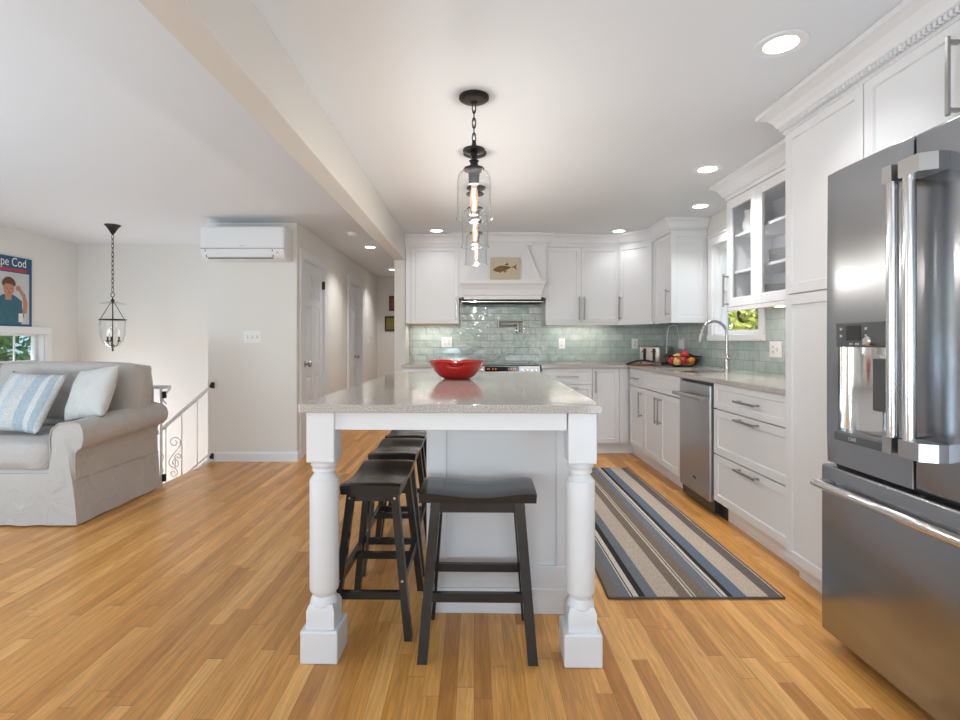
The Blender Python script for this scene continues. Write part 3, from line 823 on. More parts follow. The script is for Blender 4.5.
# base cabinets, back run
cabinet('base_cabinet', 'white three-drawer base cabinet just right of the range', (.69, 5.23, 0), 0, .52, .59, BZ0, BZ1,
        [('drawer', 0, .52, .72, .883, ((.15, .797), (.37, .797))), ('drawer', 0, .52, .42, .715, ((.15, .685), (.37, .685))), ('drawer', 0, .52, BZ0, .415, ((.15, .36), (.37, .36)))], toe=(.065, 0, 0))
cabinet('base_cabinet', 'white full-height-door base cabinet in the corner beside the drawers', (1.21, 5.23, 0), 0, .94, .59, BZ0, BZ1,
        [('door', 0, .275, BZ0, .883, ((.027, .63), (.027, .855))), ('filler', .275, .37, BZ0, BZ1, None)], toe=(.065, 0, -.5))
b = nb(); box(b, .43, .45, -.028, .066, 0, BZ0 + .005); obj('toe_kick_return', b, M['cab'], [o for o in COL.objects if o.get('label', '').startswith('white full-height-door')][0])
cabinet('base_cabinet', 'white two-door base cabinet left of the range', (-.738, 5.23, 0), 0, .645, .59, BZ0, BZ1,
        [('drawer', 0, .645, .72, .883, ((.22, .795), (.42, .795))), ('door', 0, .322, BZ0, .715, ((.29, .45), (.29, .68))), ('door', .322, .645, BZ0, .715, ((.355, .45), (.355, .68)))], toe=(.065, 0, 0))

# tall pantry and over-fridge cabinets
TX = 1.53
t = cabinet('pantry_cabinet', 'tall white two-door pantry cabinet beside the refrigerator', (TX, 2.517, 0), RR, .505, .63, .10, UZ1 + .005,
        [('door', 0, .505, .10, 1.383, None), ('door', 0, .505, 1.387, 2.18, None)], toe=(.07, .0, 0))
t = cabinet('fridge_cabinet', 'white two-door cabinet above the refrigerator', (TX, 2.010, 0), RR, .86, .63, 1.82, UZ1 + .005,
        [('door', 0, .43, 1.825, 2.18, ((.395, 1.87), (.395, 2.12))), ('door', .43, .86, 1.825, 2.18, ((.465, 1.87), (.465, 2.12)))])
b = nb(); box(b, TX + .02, XR - .01, 1.125, 1.145, 0, UZ1); struct('trim_9', b, M['cab'], 'white end panel at the near side of the refrigerator')

# crown mouldings
CP = [(-.018, 2.172), (.003, 2.172), (.003, 2.196), (.014, 2.198), (.014, 2.205), (.024, 2.212), (.030, 2.232), (.048, 2.258), (.072, 2.272), (.084, 2.276), (.084, 2.298), (-.018, 2.298)]
b = nb(); sweep(b, [(-.738, 5.51), (-.16, 5.51), (-.16, 5.455), (-.02, 5.455), (-.02, 5.42), (.62, 5.42), (.62, 5.455), (.77, 5.455), (.77, 5.51), (1.564, 5.51), (1.828, 5.19), (1.828, 4.765), (2.165, 4.765)], CP)
struct('trim_5', b, M['cab'], 'crown moulding over the back wall cabinets')
b = nb(); sweep(b, [(2.165, 3.714), (1.828, 3.714), (1.828, 2.54)], CP)
struct('trim_6', b, M['cab'], 'crown moulding over the glass cabinet')
b = nb(); sweep(b, [(2.165, 2.519), (1.528, 2.519), (1.528, 1.13)], [(o * 1.1, z) for o, z in CP])
y = 1.14
while y < 2.52:
    box(b, 1.528 - .029, 1.528 - .006, y, y + .012, 2.184, 2.206, .004, 1); y += .0195
struct('trim_7', b, M['cab'], 'crown moulding with rope beading over the pantry and refrigerator')

# ------------------------------------------------------------------ hood, hood cove, fossil
t = thing('range_hood', 'white tapered beadboard range hood with moulded mantle over the range', 'range hood', (.295, 5.84, 0))
hy = -5.84
def Hx(x): return x - .295
b = nb()
box(b, Hx(-.16), Hx(.77), 5.46 + hy, 5.83 + hy, 1.62, 2.185)
obj('body', b, M['cab'], t)
b = nb()
def quadbox(bm, x0b, x1b, yb, x0t, x1t, yt, zb, zt, yw):
    v = [bm.verts.new(p) for p in ((x0b, yb, zb), (x1b, yb, zb), (x1b, yw, zb), (x0b, yw, zb), (x0t, yt, zt), (x1t, yt, zt), (x1t, yw, zt), (x0t, yw, zt))]
    for f in ((0, 1, 2, 3), (7, 6, 5, 4), (0, 4, 5, 1), (1, 5, 6, 2), (2, 6, 7, 3), (3, 7, 4, 0)): bm.faces.new([v[i] for i in f])
quadbox(b, Hx(-.09), Hx(.70), 5.37 + hy, Hx(.07), Hx(.545), 5.42 + hy, 1.80, 2.195, 5.47 + hy)
xq = -.088
while xq < .698:
    xa, xb_ = xq + .0045, min(xq + .0375, .698)
    def zt_(x): return 1.80 + .395 * min(1, max(0, (x + .09) / .16 if x < .07 else ((.70 - x) / .155 if x > .545 else 1)))
    def yy_(z): return 5.37 + .05 * (z - 1.80) / .395
    zs_ = [(xa, 1.801), (xb_, 1.801), (xb_, max(1.803, zt_(xb_))), (xa, max(1.803, zt_(xa)))]
    f_ = [b.verts.new((Hx(x), yy_(z) + hy - .006, z)) for x, z in zs_]; k_ = [b.verts.new((Hx(x), yy_(z) + hy + .002, z)) for x, z in zs_]
    b.faces.new(f_); b.faces.new(k_[::-1])
    for i in range(4): b.faces.new([f_[i], f_[(i + 1) % 4], k_[(i + 1) % 4], k_[i]])
    xq += .042
obj('beadboard_front', b, M['cab'], t)
for s in (0, 1):
    b = nb()
    xb = -.09 if s == 0 else .70; xt = .07 if s == 0 else .545; sg = 1 if s == 0 else -1
    v = []
    for (x, yy, z) in ((xb, 5.37, 1.80), (xt, 5.42, 2.195)):
        for dx, dy in ((-.006 * sg, -.008), (.022 * sg, -.008), (.022 * sg, .01), (-.006 * sg, .01)):
            v.append(b.verts.new((Hx(x + dx), yy + dy + hy, z)))
    for i in range(4): b.faces.new([v[i], v[(i + 1) % 4], v[4 + (i + 1) % 4], v[4 + i]])
    b.faces.new(v[0:4]); b.faces.new(v[4:8])
    obj('edge_trim', b, M['cab'], t)
b = nb()
path = [(Hx(-.155), 5.46 + hy), (Hx(-.155), 5.40 + hy), (Hx(.755), 5.40 + hy), (Hx(.755), 5.46 + hy)]
mp_ = [(-.03, 1.60), (-.005, 1.60), (-.005, 1.635), (.004, 1.65), (.012, 1.70), (.030, 1.74), (.044, 1.755), (.052, 1.765), (.052, 1.80), (-.03, 1.80)]
# front cove, capped by flat ends between the cabinets
q = []
x0, x1 = Hx(-.150), Hx(.752)
A = []
for o_, z in mp_:
    ins = .052 - max(o_, -.005)
    A.append((b.verts.new((x0 + ins * .75, 5.40 + hy - o_, z)), b.verts.new((x1 - ins * .75, 5.40 + hy - o_, z))))
for i in range(len(A)):
    p, r_ = A[i], A[(i + 1) % len(A)]
    b.faces.new([p[0], p[1], r_[1], r_[0]])
b.faces.new([p[0] for p in A]); b.faces.new([p[1] for p in A][::-1])
obj('mantle', b, M['cab'], t)
b = nb(); box(b, Hx(-.13), Hx(.735), 5.41 + hy, 5.82 + hy, 1.575, 1.622); obj('filter_panel', b, M['ventblack'], t)['label'] = 'dark vent filter'
b = nb(); box(b, Hx(-.13), Hx(.735), 5.402 + hy, 5.412 + hy, 1.572, 1.578); obj('steel_edge', b, M['chrome'], t)

t = thing('fossil_plaque', 'tan stone plaque with a brown fish fossil, leaning on the hood mantle', 'decoration', (.325, 5.352, 1.8005))
b = nb(); box(b, -.155, .155, -.007, .007, 0, .232, .004); obj('stone', b, M['fossil_tan'], t)
b = nb()
fp = []
for i in range(21):
    u = i / 20; fp.append((-.125 + .19 * u, .115 + .03 * u + .032 * math.sin(PI * u ** .75) + .002))
lo = []
for i in range(21):
    u = 1 - i / 20; lo.append((-.125 + .19 * u, .115 + .03 * u - .030 * math.sin(PI * u ** .8) - .002))
out = fp + [(.09, .155), (.125, .178), (.112, .145), (.127, .115), (.09, .14)] + lo
vs = [b.verts.new((x, -.0085, z - .015)) for x, z in out]; b.faces.new(vs)
for tri in (((-.01, .17), (.03, .195), (.035, .165)), ((-.02, .105), (.0, .085), (.02, .11)), ((-.06, .10), (-.055, .08), (-.035, .098))):
    b.faces.new([b.verts.new((x, -.0085, z - .015)) for x, z in tri])
r_ = bmesh.ops.extrude_face_region(b, geom=b.faces[:])
for v in r_['geom']:
    if isinstance(v, bmesh.types.BMVert): v.co.y += .003
obj('fish_fossil', b, M['fossil_brown'], t)
t.rotation_euler = (math.radians(-2.5), 0, 0)

# ------------------------------------------------------------------ backsplash, outlets, pot filler
b = nb(); box(b, -.741, XR, YB - .008, YB + .001, .915, 1.62); struct('wall_backsplash_back', b, M['tile_back'], 'sage glass subway tile')
b = nb()
box(b, XR - .008, XR + .001, RY1 + .077, YB - .009, .915, 1.36); box(b, XR - .008, XR + .001, 2.53, RY0 - .077, .915, 1.42)
box(b, XR - .008, XR + .001, RY0 - .076, RY1 + .076, .915, RZ0 - .057)
struct('wall_backsplash_right', b, M['tile_right'], 'sage glass subway tile')

def outlet(loc, rz, label, gangs=1, kind='outlet', w1=.072):
    wd = w1 + (gangs - 1) * .046
    t = thing('outlet' if kind == 'outlet' else 'light_switch', label, 'outlet' if kind == 'outlet' else 'light switch', loc, rz)
    b = nb(); box(b, -wd / 2, wd / 2, -.006, 0, -.058, .058, .003); obj('plate', b, M['plate'], t)
    for g in range(gangs):
        x = (g - (gangs - 1) / 2) * .046
        if kind == 'outlet' or kind == 'mixed' and g == 0:
            b = nb(); box(b, x - .016, x + .016, -.009, -.005, -.033, .033, .003); obj('socket', b, M['plastic'], t)
            b = nb()
            for z in (-.018, .018):
                box(b, x - .008, x - .005, -.0105, -.0085, z - .006, z + .006); box(b, x + .005, x + .008, -.0105, -.0085, z - .006, z + .006)
            obj('slots', b, M['darkgrey'], t)
        else:
            b = nb(); box(b, x - .007, x + .007, -.007, -.005, -.014, .014); obj('slot', b, M['seal'], t)
            b = nb(); box(b, x - .004, x + .004, -.018, -.006, -.002, .010, .002); obj('toggle', b, M['plastic'], t)
    return t
outlet((-.31, YB - .008, 1.145), 0, 'white double outlet plate on the tiles left of the red bowl', 2, 'outlet')
outlet((1.0, YB - .008, 1.13), 0, 'white outlet on the tiles under the double-door cabinet')
outlet((1.83, YB - .008, 1.13), 0, 'white outlet on the tiles just left of the toaster')
outlet((XR - .008, 3.665, 1.10), RR, 'white switch and outlet plate on tiles right of the sink window', 2, 'mixed', .10)
outlet((XR - .008, 5.30, 1.13), RR, 'white outlet with a plugged-in cord in the tiled corner behind the fruit')
outlet((-2.135, 4.937, 1.20), 0, 'white triple switch plate on the wall below the air conditioner', 3, 'switch')
outlet((-1.71, 8.42, 1.20), PI / 2, 'white switch plate down the hallway past the second door', 1, 'switch')
t = thing('power_cord', 'white cord with plug looping up from the corner outlet to under the cabinet', 'cord', (2.138, 5.30, 1.13))
b = nb(); box(b, -.02, .02, -.014, .014, -.05, .05, .006); obj('plug', b, M['plastic'], t)
b = nb(); tube(b, [(-.01, 0, .05), (-.02, .0, .12), (-.05, -.03, .18), (-.09, -.04, .196), (-.12, -.0, .18), (-.14, -.01, .12), (-.15, -.02, .0), (-.155, -.03, -.10)], .004, 6); obj('cable', b, M['plastic'], t, True)

t = thing('pot_filler', 'chrome folding pot filler faucet on the tiles above the range', 'faucet', (.50, YB - .008, 1.28))
b = nb(); lathe(b, [(0, 0), (.032, 0), (.032, -.012), (.02, -.018), (.016, -.05), (0, -.052)], (0, 0, 0), 20, 'y'); obj('mount', b, M['chrome'], t, True)
b = nb(); tube(b, [(0, -.045, -.03), (0, -.045, .075)], .014, 10); tube(b, [(0, -.045, .055), (-.22, -.10, .055)], .0085, 10); tube(b, [(-.22, -.10, .03), (-.22, -.10, .10)], .014, 10); obj('rear_arm', b, M['nickel'], t, True)
b = nb(); tube(b, [(-.22, -.10, .09), (.03, -.16, .09), (.045, -.163, .085), (.05, -.165, .06), (.05, -.165, -.01)], .0085, 10); tube(b, [(.05, -.165, -.035), (.05, -.165, .0)], .012, 10); obj('front_arm', b, M['chrome'], t, True)
b = nb(); tube(b, [(.0, -.045, -.03), (-.05, -.06, -.045)], .005, 8); tube(b, [(.05, -.165, .03), (.09, -.175, .035)], .005, 8); obj('lever', b, M['nickel'], t, True)

# ------------------------------------------------------------------ countertops, sink, faucet
def slab_hole(x0, x1, y0, y1, hx0, hx1, hy0, hy1, z0, z1, b):
    box(b, x0, x1, y0, hy0, z0, z1); box(b, x0, x1, hy1, y1, z0, z1); box(b, x0, hx0, hy0, hy1, z0, z1); box(b, hx1, x1, hy0, hy1, z0, z1)
CX0 = 1.570
b = nb()
slab_hole(CX0, XR - .008, 2.522, YB - .008, 1.66, 2.0, 3.98, 4.70, .8845, .915, b)
box(b, .685, CX0, 5.20, YB - .008, .8845, .915)
tag(obj('countertop', b, M['quartz']), 'speckled beige quartz L-shaped worktop around the sink corner', 'countertop')
b = nb(); box(b, -.738, -.095, 5.20, YB - .008, .8845, .915, .002, 1)
tag(obj('countertop', b, M['quartz']), 'short beige quartz worktop left of the range', 'countertop')
t = thing('sink', 'stainless undermount sink below the kitchen window', 'sink', (1.83, 4.34, .66))
b = nb()
box(b, -.18, .18, -.37, .37, 0, .01); box(b, -.18, -.168, -.37, .37, 0, .223); box(b, .168, .18, -.37, .37, 0, .223); box(b, -.18, .18, -.37, -.358, 0, .223); box(b, -.18, .18, .358, .37, 0, .223)
obj('basin', b, M['sinksteel'], t)
b = nb(); lathe(b, [(0, .01), (.045, .01), (.045, .014), (.02, .012), (0, .011)], (0, 0, 0), 20); obj('drain', b, M['chrome'], t)
t = thing('kitchen_faucet', 'tall chrome gooseneck pull-down faucet behind the sink', 'faucet', (2.055, 4.16, .915))
b = nb(); lathe(b, [(0, 0), (.028, 0), (.028, .008), (.02, .014), (.0195, .13), (.015, .14), (0, .14)], (0, 0, 0), 20); obj('base', b, M['faucet'], t, True)
b = nb(); arc = [(0, 0, .13), (0, 0, .30)]
for i in range(1, 15):
    a = PI * i / 14 * .93
    arc.append((-.105 + .105 * math.cos(a), 0, .30 + .105 * math.sin(a)))
tube(b, arc, .0115, 12); obj('spout', b, M['faucet'], t, True)
b = nb(); e = Vector(arc[-1]); tube(b, [e, e + Vector((.0, 0, -.02)), e + Vector((-.012, 0, -.085))], [.0125, .0155, .0175], 12); obj('spray_head', b, M['nickel'], t, True)
b = nb(); tube(b, [(.0, -.015, .10), (.0, -.05, .10)], .012, 10); tube(b, [(0, -.05, .10), (.01, -.065, .15), (.012, -.07, .18)], [.006, .005, .004], 8); obj('handle', b, M['faucet'], t, True)

# ------------------------------------------------------------------ range
t = thing('range', 'stainless steel range with black control display behind the island', 'range', (.29, 5.17, 0))
b = nb(); box(b, -.377, .377, .03, .655, .02, .905, .003, 1); obj('body', b, M['steelh'], t)
b = nb(); prism(b, [(.0, .80), (.03, .80), (.03, .918), (.022, .918), (.0, .905)], -.377, .377, 'yz'); obj('control_panel', b, M['steelh'], t)
b = nb(); box(b, -.18, .165, -.004, .002, .852, .902, .002, 1); d = obj('display', b, M['blackgloss'], t)
b = nb()
for x in (-.15, -.135, -.10, -.07, .06, .085, .11, .13): box(b, x - .004, x + .004, -.0055, -.0035, .872, .884)
obj('digits', b, M['amber'], d)
for x in (-.345, -.30, -.255, -.21, .205, .25, .295, .34):
    b = nb(); lathe(b, [(0, .004), (.018, .004), (.018, -.006), (.014, -.008), (.014, -.028), (0, -.03)], (x, 0, .862), 16, 'y'); obj('knob', b, M['chrome'], t, True)
b = nb(); box(b, -.37, .37, .005, .03, .24, .79, .004); obj('oven_door', b, M['steelh'], t)
b = nb(); tube(b, [(-.33, -.035, .74), (.33, -.035, .74)], .012, 10); tube(b, [(-.31, -.035, .74), (-.31, .006, .74)], .008, 8); tube(b, [(.31, -.035, .74), (.31, .006, .74)], .008, 8); obj('oven_handle', b, M['chrome'], t, True)
b = nb(); box(b, -.25, .25, .002, .006, .38, .66, .002, 1); obj('oven_window', b, M['blackgloss'], t)
b = nb(); box(b, -.37, .37, .005, .03, .03, .23, .004); obj('bottom_drawer', b, M['steelh'], t)
b = nb(); box(b, -.372, .372, .035, .65, .905, .914, .002, 1); obj('cooktop', b, M['blackgloss'], t)
# ------------------------------------------------------------------ dishwasher / compact appliance
t = thing('dishwasher', 'narrow stainless steel dishwasher between sink cabinet and drawers', 'dishwasher', (1.56, 3.90, 0), RR)
b = nb(); box(b, .0, .52, .03, .58, .02, .88); obj('body', b, M['blackplas'], t)
b = nb(); box(b, .015, .512, 0, .03, .093, .862, .005); d = obj('door', b, M['steelh'], t)
b = nb(); tube(b, [(.04, -.055, .775), (.515, -.055, .775)], .015, 12); hd = obj('handle', b, M['nickel'], d, True)
for x in (.05, .495):
    b = nb(); tube(b, [(x, -.055, .775), (x, .0, .775)], .010, 8); obj('handle_mount', b, M['nickel'], d, True)
b = nb(); box(b, .25, .30, -.0015, .001, .19, .205); obj('badge', b, M['blackplas'], d)
b = nb(); box(b, .0, .60, .073, .079, 0.0, .112); obj('toe_kick', b, M['blackplas'], t)

# ------------------------------------------------------------------ refrigerator
FX = 1.36; FY = 1.974
t = thing('refrigerator', 'large stainless steel French-door refrigerator with water dispenser', 'refrigerator', (FX, FY, 0), RR)
W = .79; MID = .390
b = nb(); box(b, .004, W - .004, .075, .76, .03, 1.785, .004); obj('body', b, M['darkgrey'], t)
def fdoor(x0, x1, z0, z1, hole=None):
    b = nb()
    if hole is None: box(b, x0, x1, 0, .07, z0, z1, .010, 3)
    else:
        hx0, hx1, hz0, hz1 = hole
        xs = [x0, hx0, hx1, x1]; zs = [z0, hz0, hz1, z1]
        fr = {}; bk = {}
        for i, x in enumerate(xs):
            for j, z in enumerate(zs): fr[i, j] = b.verts.new((x, 0, z)); bk[i, j] = b.verts.new((x, .07, z))
        for i in range(3):
            for j in range(3):
                if (i, j) != (1, 1): b.faces.new([fr[i, j], fr[i + 1, j], fr[i + 1, j + 1], fr[i, j + 1]])
                b.faces.new([bk[i, j], bk[i, j + 1], bk[i + 1, j + 1], bk[i + 1, j]])
        for i in range(3):
            b.faces.new([fr[i, 0], bk[i, 0], bk[i + 1, 0], fr[i + 1, 0]]); b.faces.new([fr[i, 3], fr[i + 1, 3], bk[i + 1, 3], bk[i, 3]])
            b.faces.new([fr[0, i], fr[0, i + 1], bk[0, i + 1], bk[0, i]]); b.faces.new([fr[3, i], bk[3, i], bk[3, i + 1], fr[3, i + 1]])
        # recess: inner walls, curved polished back
        w0 = [b.verts.new((x, .055, z)) for x, z in ((hx0, hz0), (hx1, hz0), (hx1, hz1), (hx0, hz1))]
        c = [fr[1, 1], fr[2, 1], fr[2, 2], fr[1, 2]]
        for i in range(4): b.faces.new([c[i], c[(i + 1) % 4], w0[(i + 1) % 4], w0[i]])
        b.faces.new(w0)
        es = [e for e in b.edges if (e.verts[0] in fr.values() and e.verts[1] in fr.values()) and all(abs(v.co.x - x0) < 1e-6 for v in e.verts) or all(abs(v.co.x - x1) < 1e-6 and abs(v.co.y) < 1e-6 for v in e.verts) or all(abs(v.co.z - z1) < 1e-6 and abs(v.co.y) < 1e-6 for v in e.verts)]
        bmesh.ops.bevel(b, geom=es, offset=.008, segments=3, profile=.5, affect='EDGES')
    return b
DX0, DX1 = FY - 1.915, FY - 1.690
dl_ = obj('door', fdoor(0, MID - .003, .70, 1.797, (DX0 + .004, DX1, .825, 1.140)), M['steel'], t, True, 30)
dr_ = obj('door', fdoor(MID + .003, W, .70, 1.797), M['steel'], t, True, 30)
b = nb(); box(b, MID - .0035, MID + .0035, .02, .06, .70, 1.79); obj('door_seal', b, M['seal'], t)
bfd = fdoor(-.012, W, .05, .688)
for v in bfd.verts: v.co.y -= .015 if v.co.y < .05 else 0
fd = obj('freezer_drawer', bfd, M['steel'], t, True, 30)
b = nb(); box(b, .01, W - .01, .03, .08, .684, .704); obj('gap_shadow_strip', b, M['blackplas'], t); bpy.data.objects['gap_shadow_strip'].name = 'gasket'  # black strip standing in for the shadow between doors and drawer
b = nb(); box(b, .02, W - .02, .10, .5, 0, .05); obj('base_grille', b, M['blackplas'], t)
def fhandle(x, parent, sg):
    b = nb(); tube(b, [(x, -.052, .815), (x, -.052, 1.70)], .0165, 16)
    obj('handle', b, M['chrome'], parent, True)
    for z in (.835, 1.68):
        b = nb(); xa, xb_ = sorted((x - sg * .018, x + sg * (.075 if sg > 0 else .018)))
        prism(b, [(xa, -.070), (xb_ - (.02 if sg > 0 else 0), -.070), (xb_, -.03), (xb_, .001), (xa, .001)], z - .026, z + .026, 'xy')
        obj('handle_mount', b, M['steelh'], parent)
fhandle(FY - 1.601, dl_, -1); fhandle(FY - 1.540, dr_, 1)
b = nb(); tube(b, [(.008, -.055, .62), (W - .01, -.055, .62)], .0155, 16); obj('handle', b, M['chrome'], fd, True)
for x in (.03, W - .05):
    b = nb(); box(b, x - .012, x + .03, -.052, -.014, .605, .635, .005); obj('handle_mount', b, M['steelh'], fd)
# dispenser
b = nb(); box(b, DX0, DX1 + .002, -.007, .02, 1.138, 1.226, .004); p = obj('dispenser_panel', b, M['darkgrey'], dl_); p['label'] = 'charcoal dispenser control panel'
b = nb(); box(b, DX0 + .055, DX0 + .125, -.0085, -.006, 1.162, 1.215); obj('dispenser_screen', b, M['blackplas'], dl_)
b = nb()
for x in (DX0 + .03, DX0 + .15):
    for z in (1.178, 1.203): lathe(b, [(0, 0), (.0065, 0), (.0055, -.004), (0, -.004)], (x, -.006, z), 12, 'y')
for x in (DX0 + .07, DX0 + .10, DX0 + .13):
    for k in range(3): box(b, x + k * .006, x + k * .006 + .004, -.008, -.006, 1.146, 1.153)
obj('dispenser_buttons', b, M['chrome'], dl_)
b = nb(); lathe(b, [(0, .0), (.018, .0), (.017, -.02), (.012, -.026), (0, -.026)], (DX0 + .175, -.006, 1.160), 16, 'y'); obj('dispenser_knob', b, M['chrome'], dl_, True)
b = nb()
pts = []
for i in range(13):
    a = PI * i / 12; pts.append((DX0 + .004 + (DX1 - DX0 - .004) * (1 - math.cos(a)) / 2, .006 + .045 * math.sin(a)))
vb = [b.verts.new((x, y, .828)) for x, y in pts]; vt = [b.verts.new((x, y, 1.138)) for x, y in pts]
for i in range(12): b.faces.new([vb[i], vb[i + 1], vt[i + 1], vt[i]])
obj('dispenser_liner', b, M['chrome'], dl_, True)
b = nb(); box(b, DX0 + .15, DX0 + .205, .012, .045, .92, 1.10, .005); obj('dispenser_paddle', b, M['darkgrey'], dl_)
b = nb(); lathe(b, [(0, 0), (.009, 0), (.011, .03), (0, .03)], (DX0 + .095, .02, 1.11), 12); obj('water_spout', b, M['chrome'], dl_)
b = nb(); box(b, DX0 - .006, DX1 + .01, -.012, .05, .792, .828, .006); d = obj('drip_tray', b, M['darkgrey'], dl_)
text('CAFÉ', 'lettering', .016, M['seal'], d, (DX0 + .09, -.0125, .803), (PI / 2, 0, 0), .0005)

# ------------------------------------------------------------------ island (turned one degree)
IR = math.radians(-1.3)
t = thing('kitchen_island', 'white panelled kitchen island with two turned legs', 'kitchen island', (-.087, 1.820, 0), IR)
ix0, ix1 = -.541, .541      # top edges in local x; local y 0 = front of the worktop
bx0, bx1, by0, by1 = -.115, .505, .372, 1.86
b = nb(); box(b, bx0, bx1, by0 + .012, by1, 0, .902); obj('body', b, M['cab'], t)
def panel_frame(b, x0, x1, z0, z1, y, r=.075):
    box(b, x0, x0 + r, y, y + .013, z0, z1, .0015, 1); box(b, x1 - r, x1, y, y + .013, z0, z1, .0015, 1)
    box(b, x0 + r, x1 - r, y, y + .013, z1 - r, z1, .0015, 1)
b = nb(); panel_frame(b, bx0, bx1, 0.0, .87, by0); box(b, bx0 - .012, bx1 + .012, by0 - .012, by0 + .013, 0, .108, .004); box(b, bx0, bx1, by0 - .002, by0 + .013, .108, .20, .0015, 1)
obj('end_panel', b, M['cab'], t)
b = nb()
for k in range(3):
    y0 = by0 + .02 + k * .50; y1 = y0 + .50
    box(b, bx0 - .012, bx0, y0, y0 + .06, .10, .87); box(b, bx0 - .012, bx0, y1 - .06, y1, .10, .87); box(b, bx0 - .012, bx0, y0, y1, .80, .87)
box(b, bx0 - .014, bx0, by0, by1, 0, .12, .003)
obj('side_panel', b, M['cab'], t)
b = nb(); box(b, ix0 + .12, ix1 - .12, .035, .057, .837, .903, .001, 1)
box(b, ix0 + .045, ix0 + .067, .12, by1, .842, .903); box(b, ix1 - .06, ix1 - .038, .12, by0 + .02, .842, .903); obj('apron', b, M['cab'], t)
def turned_leg(cx, cy):
    b = nb(); h = .0508
    box(b, cx - h, cx + h, cy - h, cy + h, .720, .903, .003, 1)
    prof = [(.035, .722), (.044, .716), (.0495, .706), (.044, .696), (.041, .692), (.043, .688), (.043, .682), (.038, .680), (.036, .675), (.038, .668), (.046, .660), (.0475, .655), (.0515, .652), (.053, .646),
            (.053, .55), (.053, .40), (.053, .250), (.051, .243), (.044, .235), (.041, .226), (.045, .218), (.050, .205), (.051, .196), (.047, .19), (.045, .18)]
    lathe(b, prof[::-1], (cx, cy, 0), 40)
    # square lower block with chamfered shoulders
    def sq(r, z): return [b.verts.new((cx + sx * r, cy + sy * r, z)) for sx, sy in ((-1, -1), (1, -1), (1, 1), (-1, 1))]
    R = [sq(.0508, .115), sq(.0508, .182), sq(.043, .202), ]
    for a, c in zip(R[:-1], R[1:]):
        for i in range(4): b.faces.new([a[i], a[(i + 1) % 4], c[(i + 1) % 4], c[i]])
    b.faces.new(R[0][::-1]); b.faces.new(R[-1])
    o = obj('leg', b, M['cab'], t, True, 30)
    b = nb(); box(b, cx - .068, cx + .068, cy - .068, cy + .068, 0, .118, .006); obj('plinth', b, M['cab'], o)
turned_leg(ix0 + .02 + .0508, .02 + .0508); turned_leg(ix1 - .015 - .0508, .02 + .0508)
b = nb(); box(b, ix0, ix1, 0, 1.90, .9035, .933, .0025, 2)
it = obj('island_countertop', b, M['quartz']); it.location = (-.087, 1.820, 0); it.rotation_euler = (0, 0, IR)
tag(it, 'speckled beige quartz worktop on the kitchen island', 'countertop')

# ------------------------------------------------------------------ red bowl
ITOP = .933
t = thing('bowl', 'red enamel bowl with notched handles on the island', 'bowl', (-.104, 3.08, ITOP)); t.scale = (1.03, 1.03, .93)
b = nb(); seg = 56
outp = [(.0, 0), (.072, 0), (.078, .004), (.105, .022), (.130, .052), (.148, .088), (.157, .108), (.163, .114), (.164, .118)]
inp = [(.158, .118), (.150, .106), (.140, .086), (.122, .052), (.098, .026), (.07, .011), (0, .008)]
lathe(b, outp + inp, (0, 0, 0), seg)
for v in b.verts:
    if v.co.z > .09:
        a = math.atan2(v.co.y, v.co.x)
        for c in (-PI / 2 - .0, PI / 2):
            dlt = abs((a - c + PI) % (2 * PI) - PI)
            if dlt < .30: v.co.z -= .012 * (1 + math.cos(PI * dlt / .30)) / 2 * (v.co.z - .09) / .028
obj('vessel', b, M['red'], t, True, 50)
for s in (-1, 1):
    b = nb()
    pts = [(.045 * math.sin(a), s * (.150 + .012 * math.cos(a)), .093 - .016 * math.cos(a)) for a in [(-1 + i / 5) * PI / 2 for i in range(11)]]
    tube(b, pts, .006, 8)
    obj('handle', b, M['red'], t, True)

